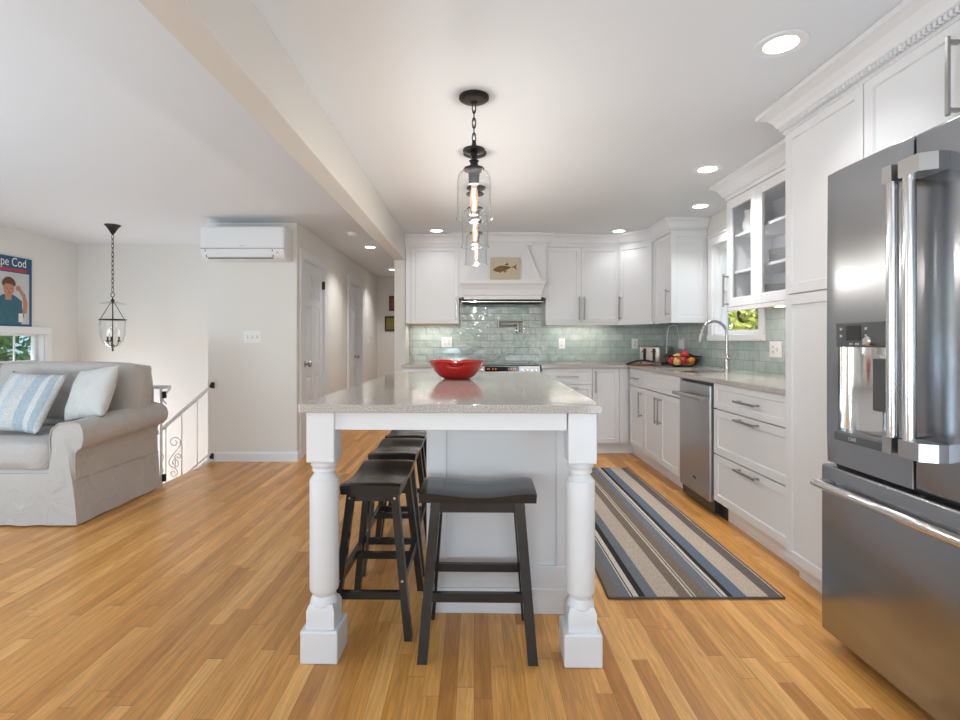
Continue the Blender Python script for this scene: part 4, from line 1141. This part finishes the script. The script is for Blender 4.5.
# ------------------------------------------------------------------ stools
def stool(label, loc, rz, group):
    t = thing('bar_stool', label, 'stool', loc, rz, group)
    L, D, H = .435, .235, .605
    b = nb(); nx, ny = 24, 6
    top = {}; bot = {}
    for i in range(nx + 1):
        for j in range(ny + 1):
            u = -1 + 2 * i / nx; v = -1 + 2 * j / ny
            x = u * L / 2; y = v * D / 2
            sag = .017 * (math.cos(PI * u) + 1) / 2
            edge = .004 * (abs(v) > .99) + .004 * (abs(u) > .99)
            top[i, j] = b.verts.new((x, y, H - sag - edge)); bot[i, j] = b.verts.new((x * .99, y * .97, H - .040))
    for i in range(nx):
        for j in range(ny):
            b.faces.new([top[i, j], top[i + 1, j], top[i + 1, j + 1], top[i, j + 1]]); b.faces.new([bot[i, j], bot[i, j + 1], bot[i + 1, j + 1], bot[i + 1, j]])
    for i in range(nx):
        b.faces.new([top[i, 0], bot[i, 0], bot[i + 1, 0], top[i + 1, 0]]); b.faces.new([top[i, ny], top[i + 1, ny], bot[i + 1, ny], bot[i, ny]])
    for j in range(ny):
        b.faces.new([top[0, j], top[0, j + 1], bot[0, j + 1], bot[0, j]]); b.faces.new([top[nx, j], bot[nx, j], bot[nx, j + 1], top[nx, j + 1]])
    obj('seat', b, M['blackwood'], t, True, 40)
    def legc(sx, sy, z):
        f = 1 - z / .565
        return (sx * (.155 + .044 * f), sy * (.086 + .062 * f))
    for sx in (-1, 1):
        for sy in (-1, 1):
            b = nb(); R = []
            for z in (0, .2825, .565):
                cx, cy = legc(sx, sy, z); w_, d_ = .018, .0145
                R.append([b.verts.new((cx + a * w_, cy + c * d_, z)) for a, c in ((-1, -1), (1, -1), (1, 1), (-1, 1))])
            for a, c in zip(R[:-1], R[1:]):
                for i in range(4): b.faces.new([a[i], a[(i + 1) % 4], c[(i + 1) % 4], c[i]])
            b.faces.new(R[0][::-1]); b.faces.new(R[-1])
            lg = obj('leg', b, M['blackwood'], t)
            b = nb()
            for z in (.54, .225):
                cx, cy = legc(sx, sy, z); lathe(b, [(0, 0), (.006, 0), (.005, sx * .003), (0, sx * .003)], (cx + sx * .0175, cy, z), 10, 'x')
            obj('bolt', b, M['chrome'], lg)
    for sy in (-1, 1):
        x1, y1 = legc(1, sy, .54); b = nb(); box(b, -x1, x1, y1 - .009, y1 + .009, .525, .563); obj('apron', b, M['blackwood'], t)
        x1, y1 = legc(1, sy, .225); b = nb(); box(b, -x1, x1, y1 - .010, y1 + .010, .21, .242); obj('stretcher', b, M['blackwood'], t)
    for sx in (-1, 1):
        x1, y1 = legc(sx, 1, .54); b = nb(); box(b, x1 - .009, x1 + .009, -y1, y1, .525, .563); obj('apron', b, M['blackwood'], t)
        x1, y1 = legc(sx, 1, .165); b = nb(); box(b, x1 - .010, x1 + .010, -y1, y1, .15, .18); obj('stretcher', b, M['blackwood'], t)
    return t
SG = 'black saddle-seat stools around the island'
s0 = stool('black saddle-seat bar stool at the island end, broad side toward the viewer', (.015, 1.992, 0), math.radians(-1.0), SG)
dup(s0, (-.399, 2.195, 0), PI / 2 - math.radians(1), 'black saddle-seat bar stool, frontmost of the row along the island left side', SG)
dup(s0, (-.405, 2.735, 0), PI / 2, 'black saddle-seat bar stool, middle of the row along the island left side', SG)
dup(s0, (-.41, 3.22, 0), PI / 2 + math.radians(1), 'black saddle-seat bar stool, farthest of the row along the island left side', SG)

# ------------------------------------------------------------------ rug
TA, BL, BK, CR_, WH, DT = (.22, .165, .125), (.165, .19, .215), (.022, .018, .016), (.54, .45, .36), (.66, .60, .52), (.15, .125, .115)
px = [(110, (.20, .165, .14)), (165, BL), (215, WH), (222, BK), (227, WH), (252, BK), (283, BL), (340, CR_), (440, TA), (497, WH), (505, TA), (514, WH), (521, TA), (580, BL), (636, WH), (643, BL), (652, WH), (668, BK), (695, (.13, .17, .23)), (760, CR_), (860, DT), (920, WH)]
stops = [((p - 110) / 820, c) for p, c in px]
# two ramps would be safer, but 22 stops fit in one
RX0, RX1, RYN, RYF = .605, 1.395, 2.30, 4.66
M['rug'] = make_striped('striped_flatweave', stops, 0, RX0, RX1, wr=.15)
b = nb(); nx, ny = 20, 60
g = {}
for i in range(nx + 1):
    for j in range(ny + 1):
        u, v = i / nx, j / ny
        x = RX0 + (RX1 - RX0) * u; y = RYN + (RYF - RYN) * v
        if i == 0: x += .012 * math.sin(v * 9) 
        g[i, j] = b.verts.new((x, y, .007 + .0025 * noise.noise(Vector((x * 3, y * 3, 0)))))
for i in range(nx):
    for j in range(ny): b.faces.new([g[i, j], g[i + 1, j], g[i + 1, j + 1], g[i, j + 1]])
r_ = bmesh.ops.extrude_face_region(b, geom=b.faces[:])
for v in r_['geom']:
    if isinstance(v, bmesh.types.BMVert): v.co.z = .0008
rt = thing('rug', 'striped blue, cream, brown and black runner rug beside the island', 'rug', (0, 0, 0))
obj('pile', b, M['rug'], rt, True)
b = nb()
tube(b, [(RX0 + .012 * math.sin(k / 40 * 9), RYN + (RYF - RYN) * k / 40, .006) for k in range(41)], .005, 6)
tube(b, [(RX0, RYN, .006), (RX1, RYN, .006)], .005, 6); tube(b, [(RX1, RYN, .006), (RX1, RYF, .006)], .005, 6)
obj('binding', b, M['rugbind'], rt, True)

# ------------------------------------------------------------------ counter items
t = thing('toaster', 'stainless steel four-slice toaster in the counter corner', 'toaster', (1.955, 5.50, .9155), math.radians(-45))
b = nb(); box(b, -.115, .115, -.155, .155, .012, .19, .022, 4); obj('body', b, M['toast'], t, True, 40)
b = nb(); box(b, -.11, .11, -.15, .15, 0, .02, .004); obj('base', b, M['blackplas'], t)
for x in (-.052, .052):
    b = nb(); box(b, x - .016, x + .016, -.159, -.150, .035, .165, .003); sl_ = obj('lever_slot', b, M['blackplas'], t)
    b = nb(); box(b, x - .02, x + .02, -.176, -.155, .125, .14, .004); obj('lever', b, M['blackplas'], sl_)
for x in (-.075, -.03, .03, .075):
    b = nb(); box(b, x - .012, x + .012, -.12, .12, .186, .1915); obj('bread_slot', b, M['blackplas'], t)

t = thing('tray', 'low board with a black arched handle in front of the toaster', 'tray', (1.69, 5.19, .9155), math.radians(5))
b = nb(); lathe(b, [(0, 0), (.14, 0), (.155, .004), (.16, .016), (.152, .016), (.14, .008), (0, .006)], (0, 0, 0), 40)
for v in b.verts: v.co.y *= .6
obj('dish', b, M['board'], t, True)
b = nb(); tube(b, [(-.17 + .34 * i / 16, -.06, .012 + .038 * math.sin(PI * i / 16)) for i in range(17)], .0075, 8, rx=.010); obj('handle', b, M['blackplas'], t, True)
b = nb(); tube(b, [(-.02 + .19 * i / 10, -.09, .026 - .012 * (i / 10) ** 2) for i in range(11)], .005, 8, rx=.012); obj('knife_blade', b, M['chrome'], t, True); bpy.data.objects['knife_blade'].name = 'serving_edge'  # last piece is a knife blade lying along the tray

BX, BY, BZ = 1.985, 4.88, .9155
t = thing('fruit_basket', 'round black wire fruit basket on the corner worktop', 'basket', (BX, BY, BZ))
b = nb(); 
torus(b, (0, 0, .004), .08, .004, 'z', 28); torus(b, (0, 0, .10), .165, .004, 'z', 40); torus(b, (0, 0, .05), .14, .002, 'z', 36)
obj('ring', b, M['black'], t, True)
b = nb()
for k in range(28):
    a = 2 * PI * k / 28
    tube(b, [(r * math.cos(a), r * math.sin(a), z) for r, z in ((.0, .004), (.08, .004), (.12, .022), (.148, .06), (.165, .10))], .0014, 5)
obj('wires', b, M['black'], t)
def fruit(kind, x, y, z, r, m, label, grp):
    b = nb()
    lathe(b, [(0, -.82 * r), (.3 * r, -.9 * r), (.62 * r, -.76 * r), (.9 * r, -.35 * r), (r, .08 * r), (.92 * r, .5 * r), (.65 * r, .82 * r), (.3 * r, .88 * r), (0, .74 * r)], (0, 0, 0), 24)
    tt = thing(kind, label, 'fruit', (BX + x, BY + y, BZ + z), 0, grp)
    tt.rotation_euler = (random.uniform(-.4, .4), random.uniform(-.4, .4), 0)
    obj('skin', b, m, tt, True, 80)
    b = nb(); tube(b, [(0, 0, .72 * r), (.003, 0, 1.02 * r)], .0016, 5); obj('stem', b, M['bark'], tt)
FG = 'fruit in the wire basket'
fruit('apple', -.11, -.03, .058, .036, M['leather'], 'red apple at the left rim of the wire basket', FG)
fruit('apple', -.03, -.085, .060, .040, M['leather'], 'dark red apple low at the front middle of the basket', FG)
fruit('apple', .01, -.03, .115, .038, M['leather'], 'bright red apple on top of the fruit pile', FG)
fruit('apple', -.045, .01, .095, .037, M['yellowapple'], 'yellow-red apple behind the top red apple', FG)
fruit('apple', -.085, -.085, .050, .034, M['yellowapple'], 'yellow apple low at the front left of the basket', FG)
fruit('orange', .045, -.09, .058, .037, M['orange'], 'orange at the front right of the wire basket', FG)
fruit('avocado', .105, -.035, .060, .040, M['avocado'], 'dark avocado at the front right rim of the basket', FG)
fruit('avocado', .085, .045, .085, .042, M['avocado'], 'dark avocado toward the back right of the basket', FG)

# dishes in the glass cabinet
def stack(name, label, x, y, z, n_, r, dz, cat='plate'):
    for k in range(n_):
        b = nb(); lathe(b, [(0, 0), (r * .6, 0), (r * .66, .002), (r, .012), (r, .015), (r * .6, .005), (0, .004)], (0, 0, 0), 28)
        o = obj(name, b, M['china'], None, True, 60); o.location = (x, y, z + k * dz + .0005)
        tag(o, label, cat, label)
stack('plate', 'white plate in the stack on the middle shelf of the glass cabinet', 2.0, 3.31, 1.659, 8, .085, .0115)
stack('plate', 'white plate in the stack on the bottom of the glass cabinet', 1.99, 3.36, GZ0 + .019, 9, .13, .0115)
t = thing('platter', 'large round white platter standing on the top shelf of the glass cabinet', 'plate', (2.10, 3.235, 1.919), RR)
b = nb(); lathe(b, [(0, 0), (.07, 0), (.075, .003), (.125, .018), (.125, .022), (.07, .007), (0, .006)], (0, 0, .126), 40, 'y')
obj('dish', b, M['china'], t, True, 60)
b = nb(); box(b, -.06, .06, .0, .035, 0, .008); obj('stand', b, M['china'], t)
t = thing('pitcher', 'white pitcher on the top shelf behind the left glass door', 'pitcher', (1.95, 3.60, 1.919))
b = nb(); lathe(b, [(0, 0), (.04, 0), (.055, .03), (.058, .07), (.04, .12), (.045, .16), (.042, .16), (.036, .12), (0, .02)], (0, 0, 0), 28); obj('jug', b, M['china'], t, True, 60)
b = nb(); tube(b, [(0, .04, .14), (0, .08, .13), (0, .09, .09), (0, .055, .05)], .006, 8); obj('handle', b, M['china'], t, True)

# ------------------------------------------------------------------ pendants
def chain(b, z0, z1, r=.011, wire=.0028, x=0, y=0, ln=.034):
    n_ = max(1, int(round((z1 - z0) / (ln * .82)))); st = (z1 - z0) / n_
    for k in range(n_):
        torus(b, (x, y, z0 + st * (k + .5)), r, wire, 'x' if k % 2 else 'y', 12, sq=ln * .56 / r)
def pendant(x, y, label):
    t = thing('pendant_light', label, 'pendant light', (x, y, CE), 0, 'glass pendants over the island')
    b = nb(); lathe(b, [(0, 0), (.070, 0), (.070, -.010), (.062, -.016), (.045, -.02), (.020, -.026), (.010, -.036), (0, -.038)][::-1], (0, 0, 0), 36); obj('canopy', b, M['black'], t, True, 30)
    b = nb(); chain(b, -.21, -.036, .008, .0026, ln=.046); obj('chain', b, M['black'], t, True)
    b = nb(); lathe(b, [(0, -.280), (.01, -.280), (.016, -.272), (.016, -.266), (.03, -.261), (.052, -.255), (.053, -.250), (.05, -.245), (.03, -.241), (.012, -.230), (.008, -.205), (0, -.203)], (0, 0, 0), 36); obj('smoke_cap', b, M['black'], t, True, 30)
    b = nb(); lathe(b, [(0, -.345), (.046, -.345), (.05, -.340), (.047, -.334), (.03, -.329), (.018, -.322), (.018, -.308), (.024, -.300), (.012, -.292), (.010, -.273), (0, -.272)], (0, 0, 0), 32); obj('fitter', b, M['black'], t, True, 30)
    b = nb(); shell(b, [(.085, -.572), (.0805, -.562), (.080, -.55), (.0785, -.40), (.076, -.375), (.068, -.356), (.052, -.346), (.030, -.342)], .0026)
    torus(b, (0, 0, -.572), .085, .0022, 'z', 40)
    obj('glass_shade', b, M['glass'], t, True, 50)
    b = nb(); lathe(b, [(0, -.408), (.022, -.408), (.024, -.40), (.027, -.36), (.036, -.347), (0, -.345)], (0, 0, 0), 24); obj('socket', b, M['darkgrey'], t, True, 30)
    b = nb(); lathe(b, [(0, -.545), (.006, -.543), (.014, -.53), (.019, -.50), (.019, -.46), (.015, -.43), (.011, -.408), (0, -.406)], (0, 0, 0), 20); bu = obj('bulb', b, M['bulb'], t, True, 60)
    b = nb(); tube(b, [(0, 0, -.53), (.003, 0, -.49), (-.003, 0, -.46), (0, 0, -.43)], .0065, 8); obj('filament', b, M['filament'], bu, True)
    d = bpy.data.lights.new('pendant_glow', 'POINT'); d.energy = 7.5; d.color = (1.0, .90, .80); d.shadow_soft_size = .02
    lo = bpy.data.objects.new('pendant_glow', d); COL.objects.link(lo); lo.parent = t; lo.location = (0, 0, -.60)
    return t
pendant(.0, 2.39, 'clear glass cylinder pendant with black chain, nearest the front of the island')
pendant(.006, 3.10, 'clear glass cylinder pendant over the island, middle of three')
pendant(.016, 3.80, 'clear glass cylinder pendant over the island, nearest the range hood')

# lantern over the stairs
t = thing('lantern_light', 'glass bell-jar lantern hanging by a black chain over the stairwell', 'pendant light', (-3.55, 5.03, CE)); t.scale = (.82, .82, .98)
b = nb(); lathe(b, [(0, -.105), (.006, -.10), (.02, -.085), (.05, -.04), (.075, -.012), (.085, -.008), (.085, -.0005), (0, -.0005)], (0, 0, 0), 28); obj('canopy', b, M['black'], t, True, 40)
b = nb(); chain(b, -.67, -.10, .012, .0032, ln=.052); torus(b, (0, 0, -.70), .022, .004, 'y', 20); obj('chain', b, M['black'], t, True)
b = nb(); lathe(b, [(0, -.775), (.02, -.77), (.115, -.79), (.13, -.793), (.13, -.790), (.03, -.762), (0, -.76)], (0, 0, 0), 32); obj('smoke_bell', b, M['glass'], t, True)
b = nb(); tube(b, [(0, 0, -.72), (0, 0, -1.20)], .006, 8); lathe(b, [(0, -.79), (.02, -.785), (.022, -.76), (.008, -.74), (0, -.73)], (0, 0, 0), 16)
for k in range(3):
    a = 2 * PI * k / 3 + .3
    tube(b, [(0, 0, -1.20), (.04 * math.cos(a), .04 * math.sin(a), -1.215), (.065 * math.cos(a), .065 * math.sin(a), -1.17)], .005, 8)
    lathe(b, [(0, 0), (.018, 0), (.018, .012), (.009, .014), (.009, .05), (0, .05)], (.065 * math.cos(a), .065 * math.sin(a), -1.17), 12)
lathe(b, [(0, -1.27), (.008, -1.262), (.012, -1.25), (.006, -1.236), (.012, -1.23), (.025, -1.22), (0, -1.20)], (0, 0, 0), 14)
obj('stem', b, M['black'], t, True, 40)
b = nb()
for k in range(3):
    a = 2 * PI * k / 3 + .05; tube(b, [(.018 * math.cos(a), .018 * math.sin(a), -.775), (.133 * math.cos(a), .133 * math.sin(a), -.945)], .0035, 6)
obj('hanger', b, M['black'], t)
b = nb(); torus(b, (0, 0, -.95), .134, .006, 'z', 40); obj('ring', b, M['black'], t, True)
b = nb(); shell(b, [(.131, -.945), (.130, -1.02), (.125, -1.10), (.105, -1.165), (.07, -1.205), (.03, -1.225), (.012, -1.23)], .0025); obj('glass_jar', b, M['glass'], t, True, 60)
for k in range(3):
    a = 2 * PI * k / 3 + .3
    b = nb(); lathe(b, [(0, 0), (.006, 0), (.013, .02), (.011, .045), (.004, .07), (0, .08)], (.065 * math.cos(a), .065 * math.sin(a), -1.12), 12); obj('candle_bulb', b, M['candle'], t, True)

# ------------------------------------------------------------------ recessed lights, smoke detector
def downlight(x, y, label, power=4, grp='recessed ceiling lights'):
    t = thing('recessed_light', label, 'ceiling light', (x, y, CE), 0, grp)
    b = nb(); lathe(b, [(.060, -.0035), (.070, -.007), (.092, -.005), (.094, -.0005), (.060, -.0005)], (0, 0, 0), 40)
    obj('trim_ring', b, M['plastic'], t, True, 40)
    b = nb(); lathe(b, [(0, -.0035), (.061, -.0035), (.061, -.001), (0, -.001)], (0, 0, 0), 32); obj('lens', b, M['mirror'], t)
    d = bpy.data.lights.new('downlight', 'AREA'); d.shape = 'DISK'; d.size = .12; d.energy = power; d.color = (1.0, .985, .97); d.spread = math.radians(110)
    o = bpy.data.objects.new('downlight', d); COL.objects.link(o); o.parent = t; o.location = (0, 0, -.012)
downlight(1.178, 1.965, 'round recessed ceiling light in front of the pantry, largest in view', 2.2)
downlight(1.548, 3.394, 'round recessed ceiling light beside the glass cabinet crown', 6.5)
downlight(1.91, 4.32, 'round recessed ceiling light close to the sink window', 3)
downlight(1.50, 5.30, 'round recessed ceiling light in front of the diagonal corner cabinet', .7)
downlight(-.387, 5.28, 'round recessed ceiling light in front of the cabinet left of the hood', .5)
downlight(-1.26, 6.21, 'round recessed ceiling light in the hallway, nearer of two', 5.5)
downlight(-1.29, 8.16, 'round recessed ceiling light in the hallway, farther of two', 5)
b = nb(); lathe(b, [(0, -.034), (.045, -.034), (.055, -.026), (.06, -.01), (.062, -.0005), (0, -.0005)], (0, 0, 0), 32)
o = obj('smoke_detector', b, M['plastic'], None, True, 40); o.location = (-1.287, 5.40, CE); tag(o, 'round white smoke detector on the hallway ceiling', 'smoke detector')

# ------------------------------------------------------------------ air conditioner
t = thing('air_conditioner', 'white wall-mounted mini split air conditioner near the ceiling', 'air conditioner', (-2.134, 4.937, 1.92))
b = nb()
pf = [(-.002, .0), (-.15, .0), (-.19, .012), (-.222, .05), (-.228, .09), (-.228, .27), (-.215, .297), (-.19, .302), (-.002, .302)]
prism(b, pf, -.386, .386, 'yz')
bmesh.ops.bevel(b, geom=[e for e in b.edges if abs(abs(e.verts[0].co.x) - .386) < 1e-4 and abs(abs(e.verts[1].co.x) - .386) < 1e-4 and e.verts[0].co.x * e.verts[1].co.x > 0], offset=.008, segments=2, profile=.5, affect='EDGES')
obj('body', b, M['plastic'], t, True, 30)
b = nb(); box(b, -.375, .375, -.2315, -.2275, .098, .285, .002, 1); obj('front_panel', b, M['plastic'], t)
b = nb(); box(b, -.32, .25, -.226, -.17, .012, .016); 
prism(b, [(-.232, .082), (-.228, .086), (-.196, .018), (-.200, .014)], -.33, .27, 'yz'); obj('louver', b, M['plate'], t)
b = nb(); box(b, -.386, .386, -.2295, -.226, .0905, .0945); box(b, -.33, .27, -.196, -.17, .004, .0125)
prism(b, [(-.2325, .082), (-.2305, .084), (-.199, .017), (-.201, .014)], .275, .282, 'yz'); prism(b, [(-.2325, .082), (-.2305, .084), (-.199, .017), (-.201, .014)], -.342, -.336, 'yz')
obj('shadow_groove', b, M['darkgrey'], t); bpy.data.objects['shadow_groove'].name = 'groove'  # dark strips that paint the shadow lines of the panel and louver gaps
b = nb(); box(b, -.02, .025, -.2325, -.231, .113, .119); box(b, .315, .335, -.2300, -.226, .05, .062); obj('badge', b, M['seal'], t)
b = nb(); box(b, .372, .43, -.10, 0, .03, .3765, .003, 1); box(b, .0, .001, -.001, 0, 0, .001)
b.free()

# hallway pictures
for z0, z1, x0, lab, art in ((1.69, 1.955, -1.50, 'upper of two small dark-framed pictures at the end of the hallway', M['art_red']), (1.33, 1.60, -1.575, 'lower of two small dark-framed pictures at the end of the hallway', M['art_green'])):
    t = thing('framed_picture', lab, 'picture', ((x0 + .13), 9.05, z0))
    h = z1 - z0
    b = nb(); box(b, -.13, .13, -.02, 0, 0, h, .004); obj('frame', b, M['darkwood'], t)
    b = nb(); box(b, -.10, .10, -.022, -.019, .035, h - .035); obj('print', b, art, t)

# ------------------------------------------------------------------ poster (plain stand-in portrait)
t = thing('travel_poster', 'framed travel poster with cream lettering and a boy in a teal jacket', 'poster', (XL, 5.15, 1.303))
def PR(u): return u  # local y from -.25 (left in view) to .25
b = nb(); box(b, .0005, .018, -.25, .25, 0, .712, .002, 1); obj('board', b, M['poster_blue'], t)
def pshape(name, pts, m, lay):
    b = nb(); prism(b, pts, .018 + .0006 * lay, .018 + .0006 * (lay + 1), 'yz'); return obj(name, b, m, t)
pshape('picture_ground', [(-.22, .03), (.215, .03), (.215, .55), (-.22, .55)], M['poster_sky'], 0)
pshape('red_band', [(-.23, .565), (.19, .565), (.19, .592), (-.23, .592)], M['poster_red'], 0)
text('Cape Cod', 'lettering', .125, M['poster_white'], t, (.0188, .0 - .02, .615), (PI / 2, 0, PI / 2), .0006, 'CENTER', .78)
def ell(cx, cz, rx, rz__, a0=0, a1=2 * PI, k=20): return [(cx + rx * math.cos(a0 + (a1 - a0) * i / k), cz + rz__ * math.sin(a0 + (a1 - a0) * i / k)) for i in range(k if a1 - a0 > 6 else k + 1)]
pshape('jacket', [(-.18, .03), (.12, .03), (.155, .12), (.13, .20), (.13, .265), (.06, .31), (.0, .335), (-.09, .32), (-.17, .27), (-.2, .15)], M['poster_teal'], 1)
pshape('arm', [(.135, .14), (.185, .14), (.195, .25), (.165, .34), (.10, .40), (.085, .375), (.135, .31), (.145, .24)], M['poster_skin'], 2)
pshape('hand', ell(.085, .395, .03, .028), M['poster_skin'], 3)
pshape('neck', [(-.06, .27), (.01, .27), (.012, .33), (-.06, .33)], M['poster_skin'], 2)
pshape('face', ell(-.02, .39, .062, .078), M['poster_skin'], 3)
pshape('hair', ell(-.02, .42, .078, .082, 0.15, PI - .15, 16) + [(-.085, .405), (-.05, .435), (.0, .43), (.045, .41)], M['poster_hair'], 4)
for z in (-.045, .008): pshape('eye', ell(z, .385, .009, .004, k=10), M['poster_hair'], 5)
pshape('mouth', ell(-.018, .345, .018, .004, k=10), M['poster_red'], 5)
pshape('corner_patch', [(.09, .05), (.14, .05), (.14, .14), (.09, .14)], M['poster_white'], 3)

# ------------------------------------------------------------------ sofa
SX1, SY0, SY1 = -2.475, 3.20, 4.05
SX0 = -4.55
sf = thing('sofa', 'beige slipcovered sofa with rolled arm below the living room window', 'sofa', (SX1, SY0, 0))
def sub(o, lv=2):
    md = o.modifiers.new('sub', 'SUBSURF'); md.levels = lv; md.render_levels = lv; return o
def arm_mesh(xo, sgn):
    """rolled arm; xo outer face; sgn +1 = outer side toward +x"""
    prof = [(.0, .012), (-.006, .10), (-.018, .20), (-.026, .285), (-.026, .30), (-.028, .40), (-.026, .455), (-.012, .475), (.022, .485), (.050, .515), (.058, .555), (.046, .60), (.010, .635), (-.06, .65), (-.13, .64), (-.175, .605), (-.19, .55), (-.185, .48), (-.185, .3), (-.185, .012)]
    b = nb(); ny = 16; R = []
    for j in range(ny + 1):
        v = j / ny; y = v * (SY1 - SY0); row = []
        lift = .035 * max(0, v - .1)
        for (px_, pz) in prof:
            puff = 0.006 * noise.noise(Vector((px_ * 6, y * 5, pz * 6)))
            wv = .007 * math.sin(y * 21 + pz * 3) * (1 if pz < .28 else 0) * (1 - pz / .29 if pz < .29 else 0)
            yy = y
            if j == 0 and pz > .3: yy = y + .018
            if px_ > 0: px_ = px_ * (.35 + .65 * v ** .5)
            row.append(b.verts.new((xo + sgn * (px_ + puff + wv), yy - (.012 if (j == 0 and pz < .28) else 0), pz + (lift if pz > .44 else 0))))
        R.append(row)
    q = len(prof)
    for a, c in zip(R[:-1], R[1:]):
        for i in range(q): b.faces.new([a[i], a[(i + 1) % q], c[(i + 1) % q], c[i]])
    for row, s in ((R[0], 1), (R[-1], -1)):
        cen = b.verts.new((xo + sgn * -.08, sum(v.co.y for v in row) / q - .012 * s, .56))
        # fan from two centres keeps the face smooth
        for i in range(q): b.faces.new([row[i], row[(i + 1) % q], cen] if s > 0 else [row[(i + 1) % q], row[i], cen])
    return b
o = obj('arm', arm_mesh(0.0, 1), M['linen'], sf, True, 60)
o = obj('arm', arm_mesh(SX0 - SX1, -1), M['linen'], sf, True, 60)
# piping around the front roll, and the skirt seam
b = nb()
pp = [(-.026, .30), (-.028, .40), (-.026, .458), (-.010, .477), (.009, .487), (.020, .517), (.023, .557), (.018, .602), (.004, .637), (-.06, .652), (-.13, .642), (-.175, .607), (-.19, .55), (-.185, .48), (-.185, .3)]
tube(b, [(x, .012, z) for x, z in pp], .0045, 6)
tube(b, [(-.022, y, .287) for y in [i * .05 for i in range(18)]], .0035, 6); tube(b, [(-.185, -.002, .287), (-.022, -.002, .287)], .0035, 6)
obj('piping', b, M['cord'], sf, True)
def cushion(name, sx, sy, sz, loc, m, parent, puff=.25, rot=(0, 0, 0), e=.05):
    b = nb(); N = 10
    bmesh.ops.create_cube(b, size=2)
    bmesh.ops.subdivide_edges(b, edges=b.edges[:], cuts=N, use_grid_fill=True)
    for v in b.verts:
        p = v.co.copy(); q = []
        for i, s in enumerate((sx, sy, sz)):
            j, k = [t_ for t_ in range(3) if t_ != i]
            bul = 1 + puff * .25 * (1 - p[j] ** 2) * (1 - p[k] ** 2)
            q.append(p[i] * s / 2 * bul)
        # round the edges
        c = Vector(q); lim = [sx / 2 - e, sy / 2 - e, sz / 2 - e]
        inner = Vector([max(-lim[i], min(lim[i], c[i])) for i in range(3)]); d = c - inner
        if sum(abs(d[i]) > e * .2 for i in range(3)) > 1 and d.length > e: c = inner + d.normalized() * e
        c += Vector((1, 1, 1)) * .006 * noise.noise(p * 1.7 + Vector(loc))
        v.co = c
    o = obj(name, b, m, parent, True, 180); o.location = loc; o.rotation_euler = rot
    return o
half = (SX0 - SX1) / 2
b = nb(); box(b, SX0 - SX1 + .185, -.185, .02, .85, .12, .36, .02); box(b, SX0 - SX1 + .05, -.05, .765, .86, .05, .80, .03, 4); obj('frame', b, M['linen'], sf, True, 50)
# skirt along the front
b = nb(); R = []
nxs = 60
for i in range(nxs + 1):
    x = -.185 + (SX0 - SX1 + .37) * i / nxs
    r1 = [(x, .0 + .004, .33), (x, .0, .287), (x, -.006 + .006 * math.sin(i * .9), .15), (x, -.014 + .010 * math.sin(i * .9), .012), (x, .02, .012), (x, .03, .33)]
    R.append([b.verts.new(p) for p in r1])
for a, c in zip(R[:-1], R[1:]):
    for k in range(6): b.faces.new([a[k], a[(k + 1) % 6], c[(k + 1) % 6], c[k]])
b.faces.new(R[0]); b.faces.new(R[-1][::-1])
obj('skirt', b, M['linen'], sf, True, 60)
cw = (abs(SX0 - SX1) - .37) / 2
for k in range(2):
    cushion('seat_cushion', cw - .005, .70, .185, (-.187 - cw * (k + .5), .345, .435), M['linen'], sf, .3, e=.045)
for k in range(2):
    w2 = (abs(SX0 - SX1) - .024) / 2
    cushion('back_cushion', w2 - .01, .21, .40, (-.012 - w2 * (k + .5), .655, .80 - .012), M['linen'], sf, .35, (math.radians(-6), 0, 0), e=.035)

def pillow(name, label, s, th, loc, rot, m):
    b = nb(); N = 22; T = {}; B2 = {}
    for i in range(N + 1):
        for j in range(N + 1):
            u = -1 + 2 * i / N; v = -1 + 2 * j / N
            pin = 1 - .07 * (1 - abs(v) ** 2) * abs(u) ** 3; pin2 = 1 - .07 * (1 - abs(u) ** 2) * abs(v) ** 3
            h = th / 2 * ((1 - abs(u) ** 2.6) * (1 - abs(v) ** 2.6)) ** .55
            h += .008 * noise.noise(Vector((u * 2.2, v * 2.2, th * 9))) * (1 if h > .01 else 0)
            x, z = u * s / 2 * pin, v * s / 2 * pin2
            T[i, j] = b.verts.new((x, -h, z))
            B2[i, j] = T[i, j] if i in (0, N) or j in (0, N) else b.verts.new((x, h, z))
    for i in range(N):
        for j in range(N):
            b.faces.new([T[i, j], T[i + 1, j], T[i + 1, j + 1], T[i, j + 1]]); b.faces.new([B2[i, j], B2[i, j + 1], B2[i + 1, j + 1], B2[i + 1, j]])
    o = obj(name, b, m, None, True, 180); o.location = loc; o.rotation_euler = [math.radians(a) for a in rot]
    tag(o, label, 'pillow', 'throw pillows on the sofa'); return o
W_ = (.68, .67, .65); LB = (.53, .60, .65); MB = (.42, .50, .56)
pst = [(0, W_), (.06, LB), (.17, W_), (.30, LB), (.40, (.62, .62, .60)), (.60, MB), (.77, W_), (.84, MB), (.93, W_)]
M['pillow_stripe'] = make_striped('blue_striped_pillow', pst, 0, -.22, .22, wr=.6)
pillow('throw_pillow', 'square white throw pillow with pale blue stripes on the sofa', .44, .14, (-3.07, 3.50, .745), (-28, 2, -8), M['pillow_stripe'])
pillow('throw_pillow', 'square plain pale linen throw pillow against the right sofa arm', .38, .16, (-2.655, 3.56, .80), (-24, -8, -18), M['linen_light'])
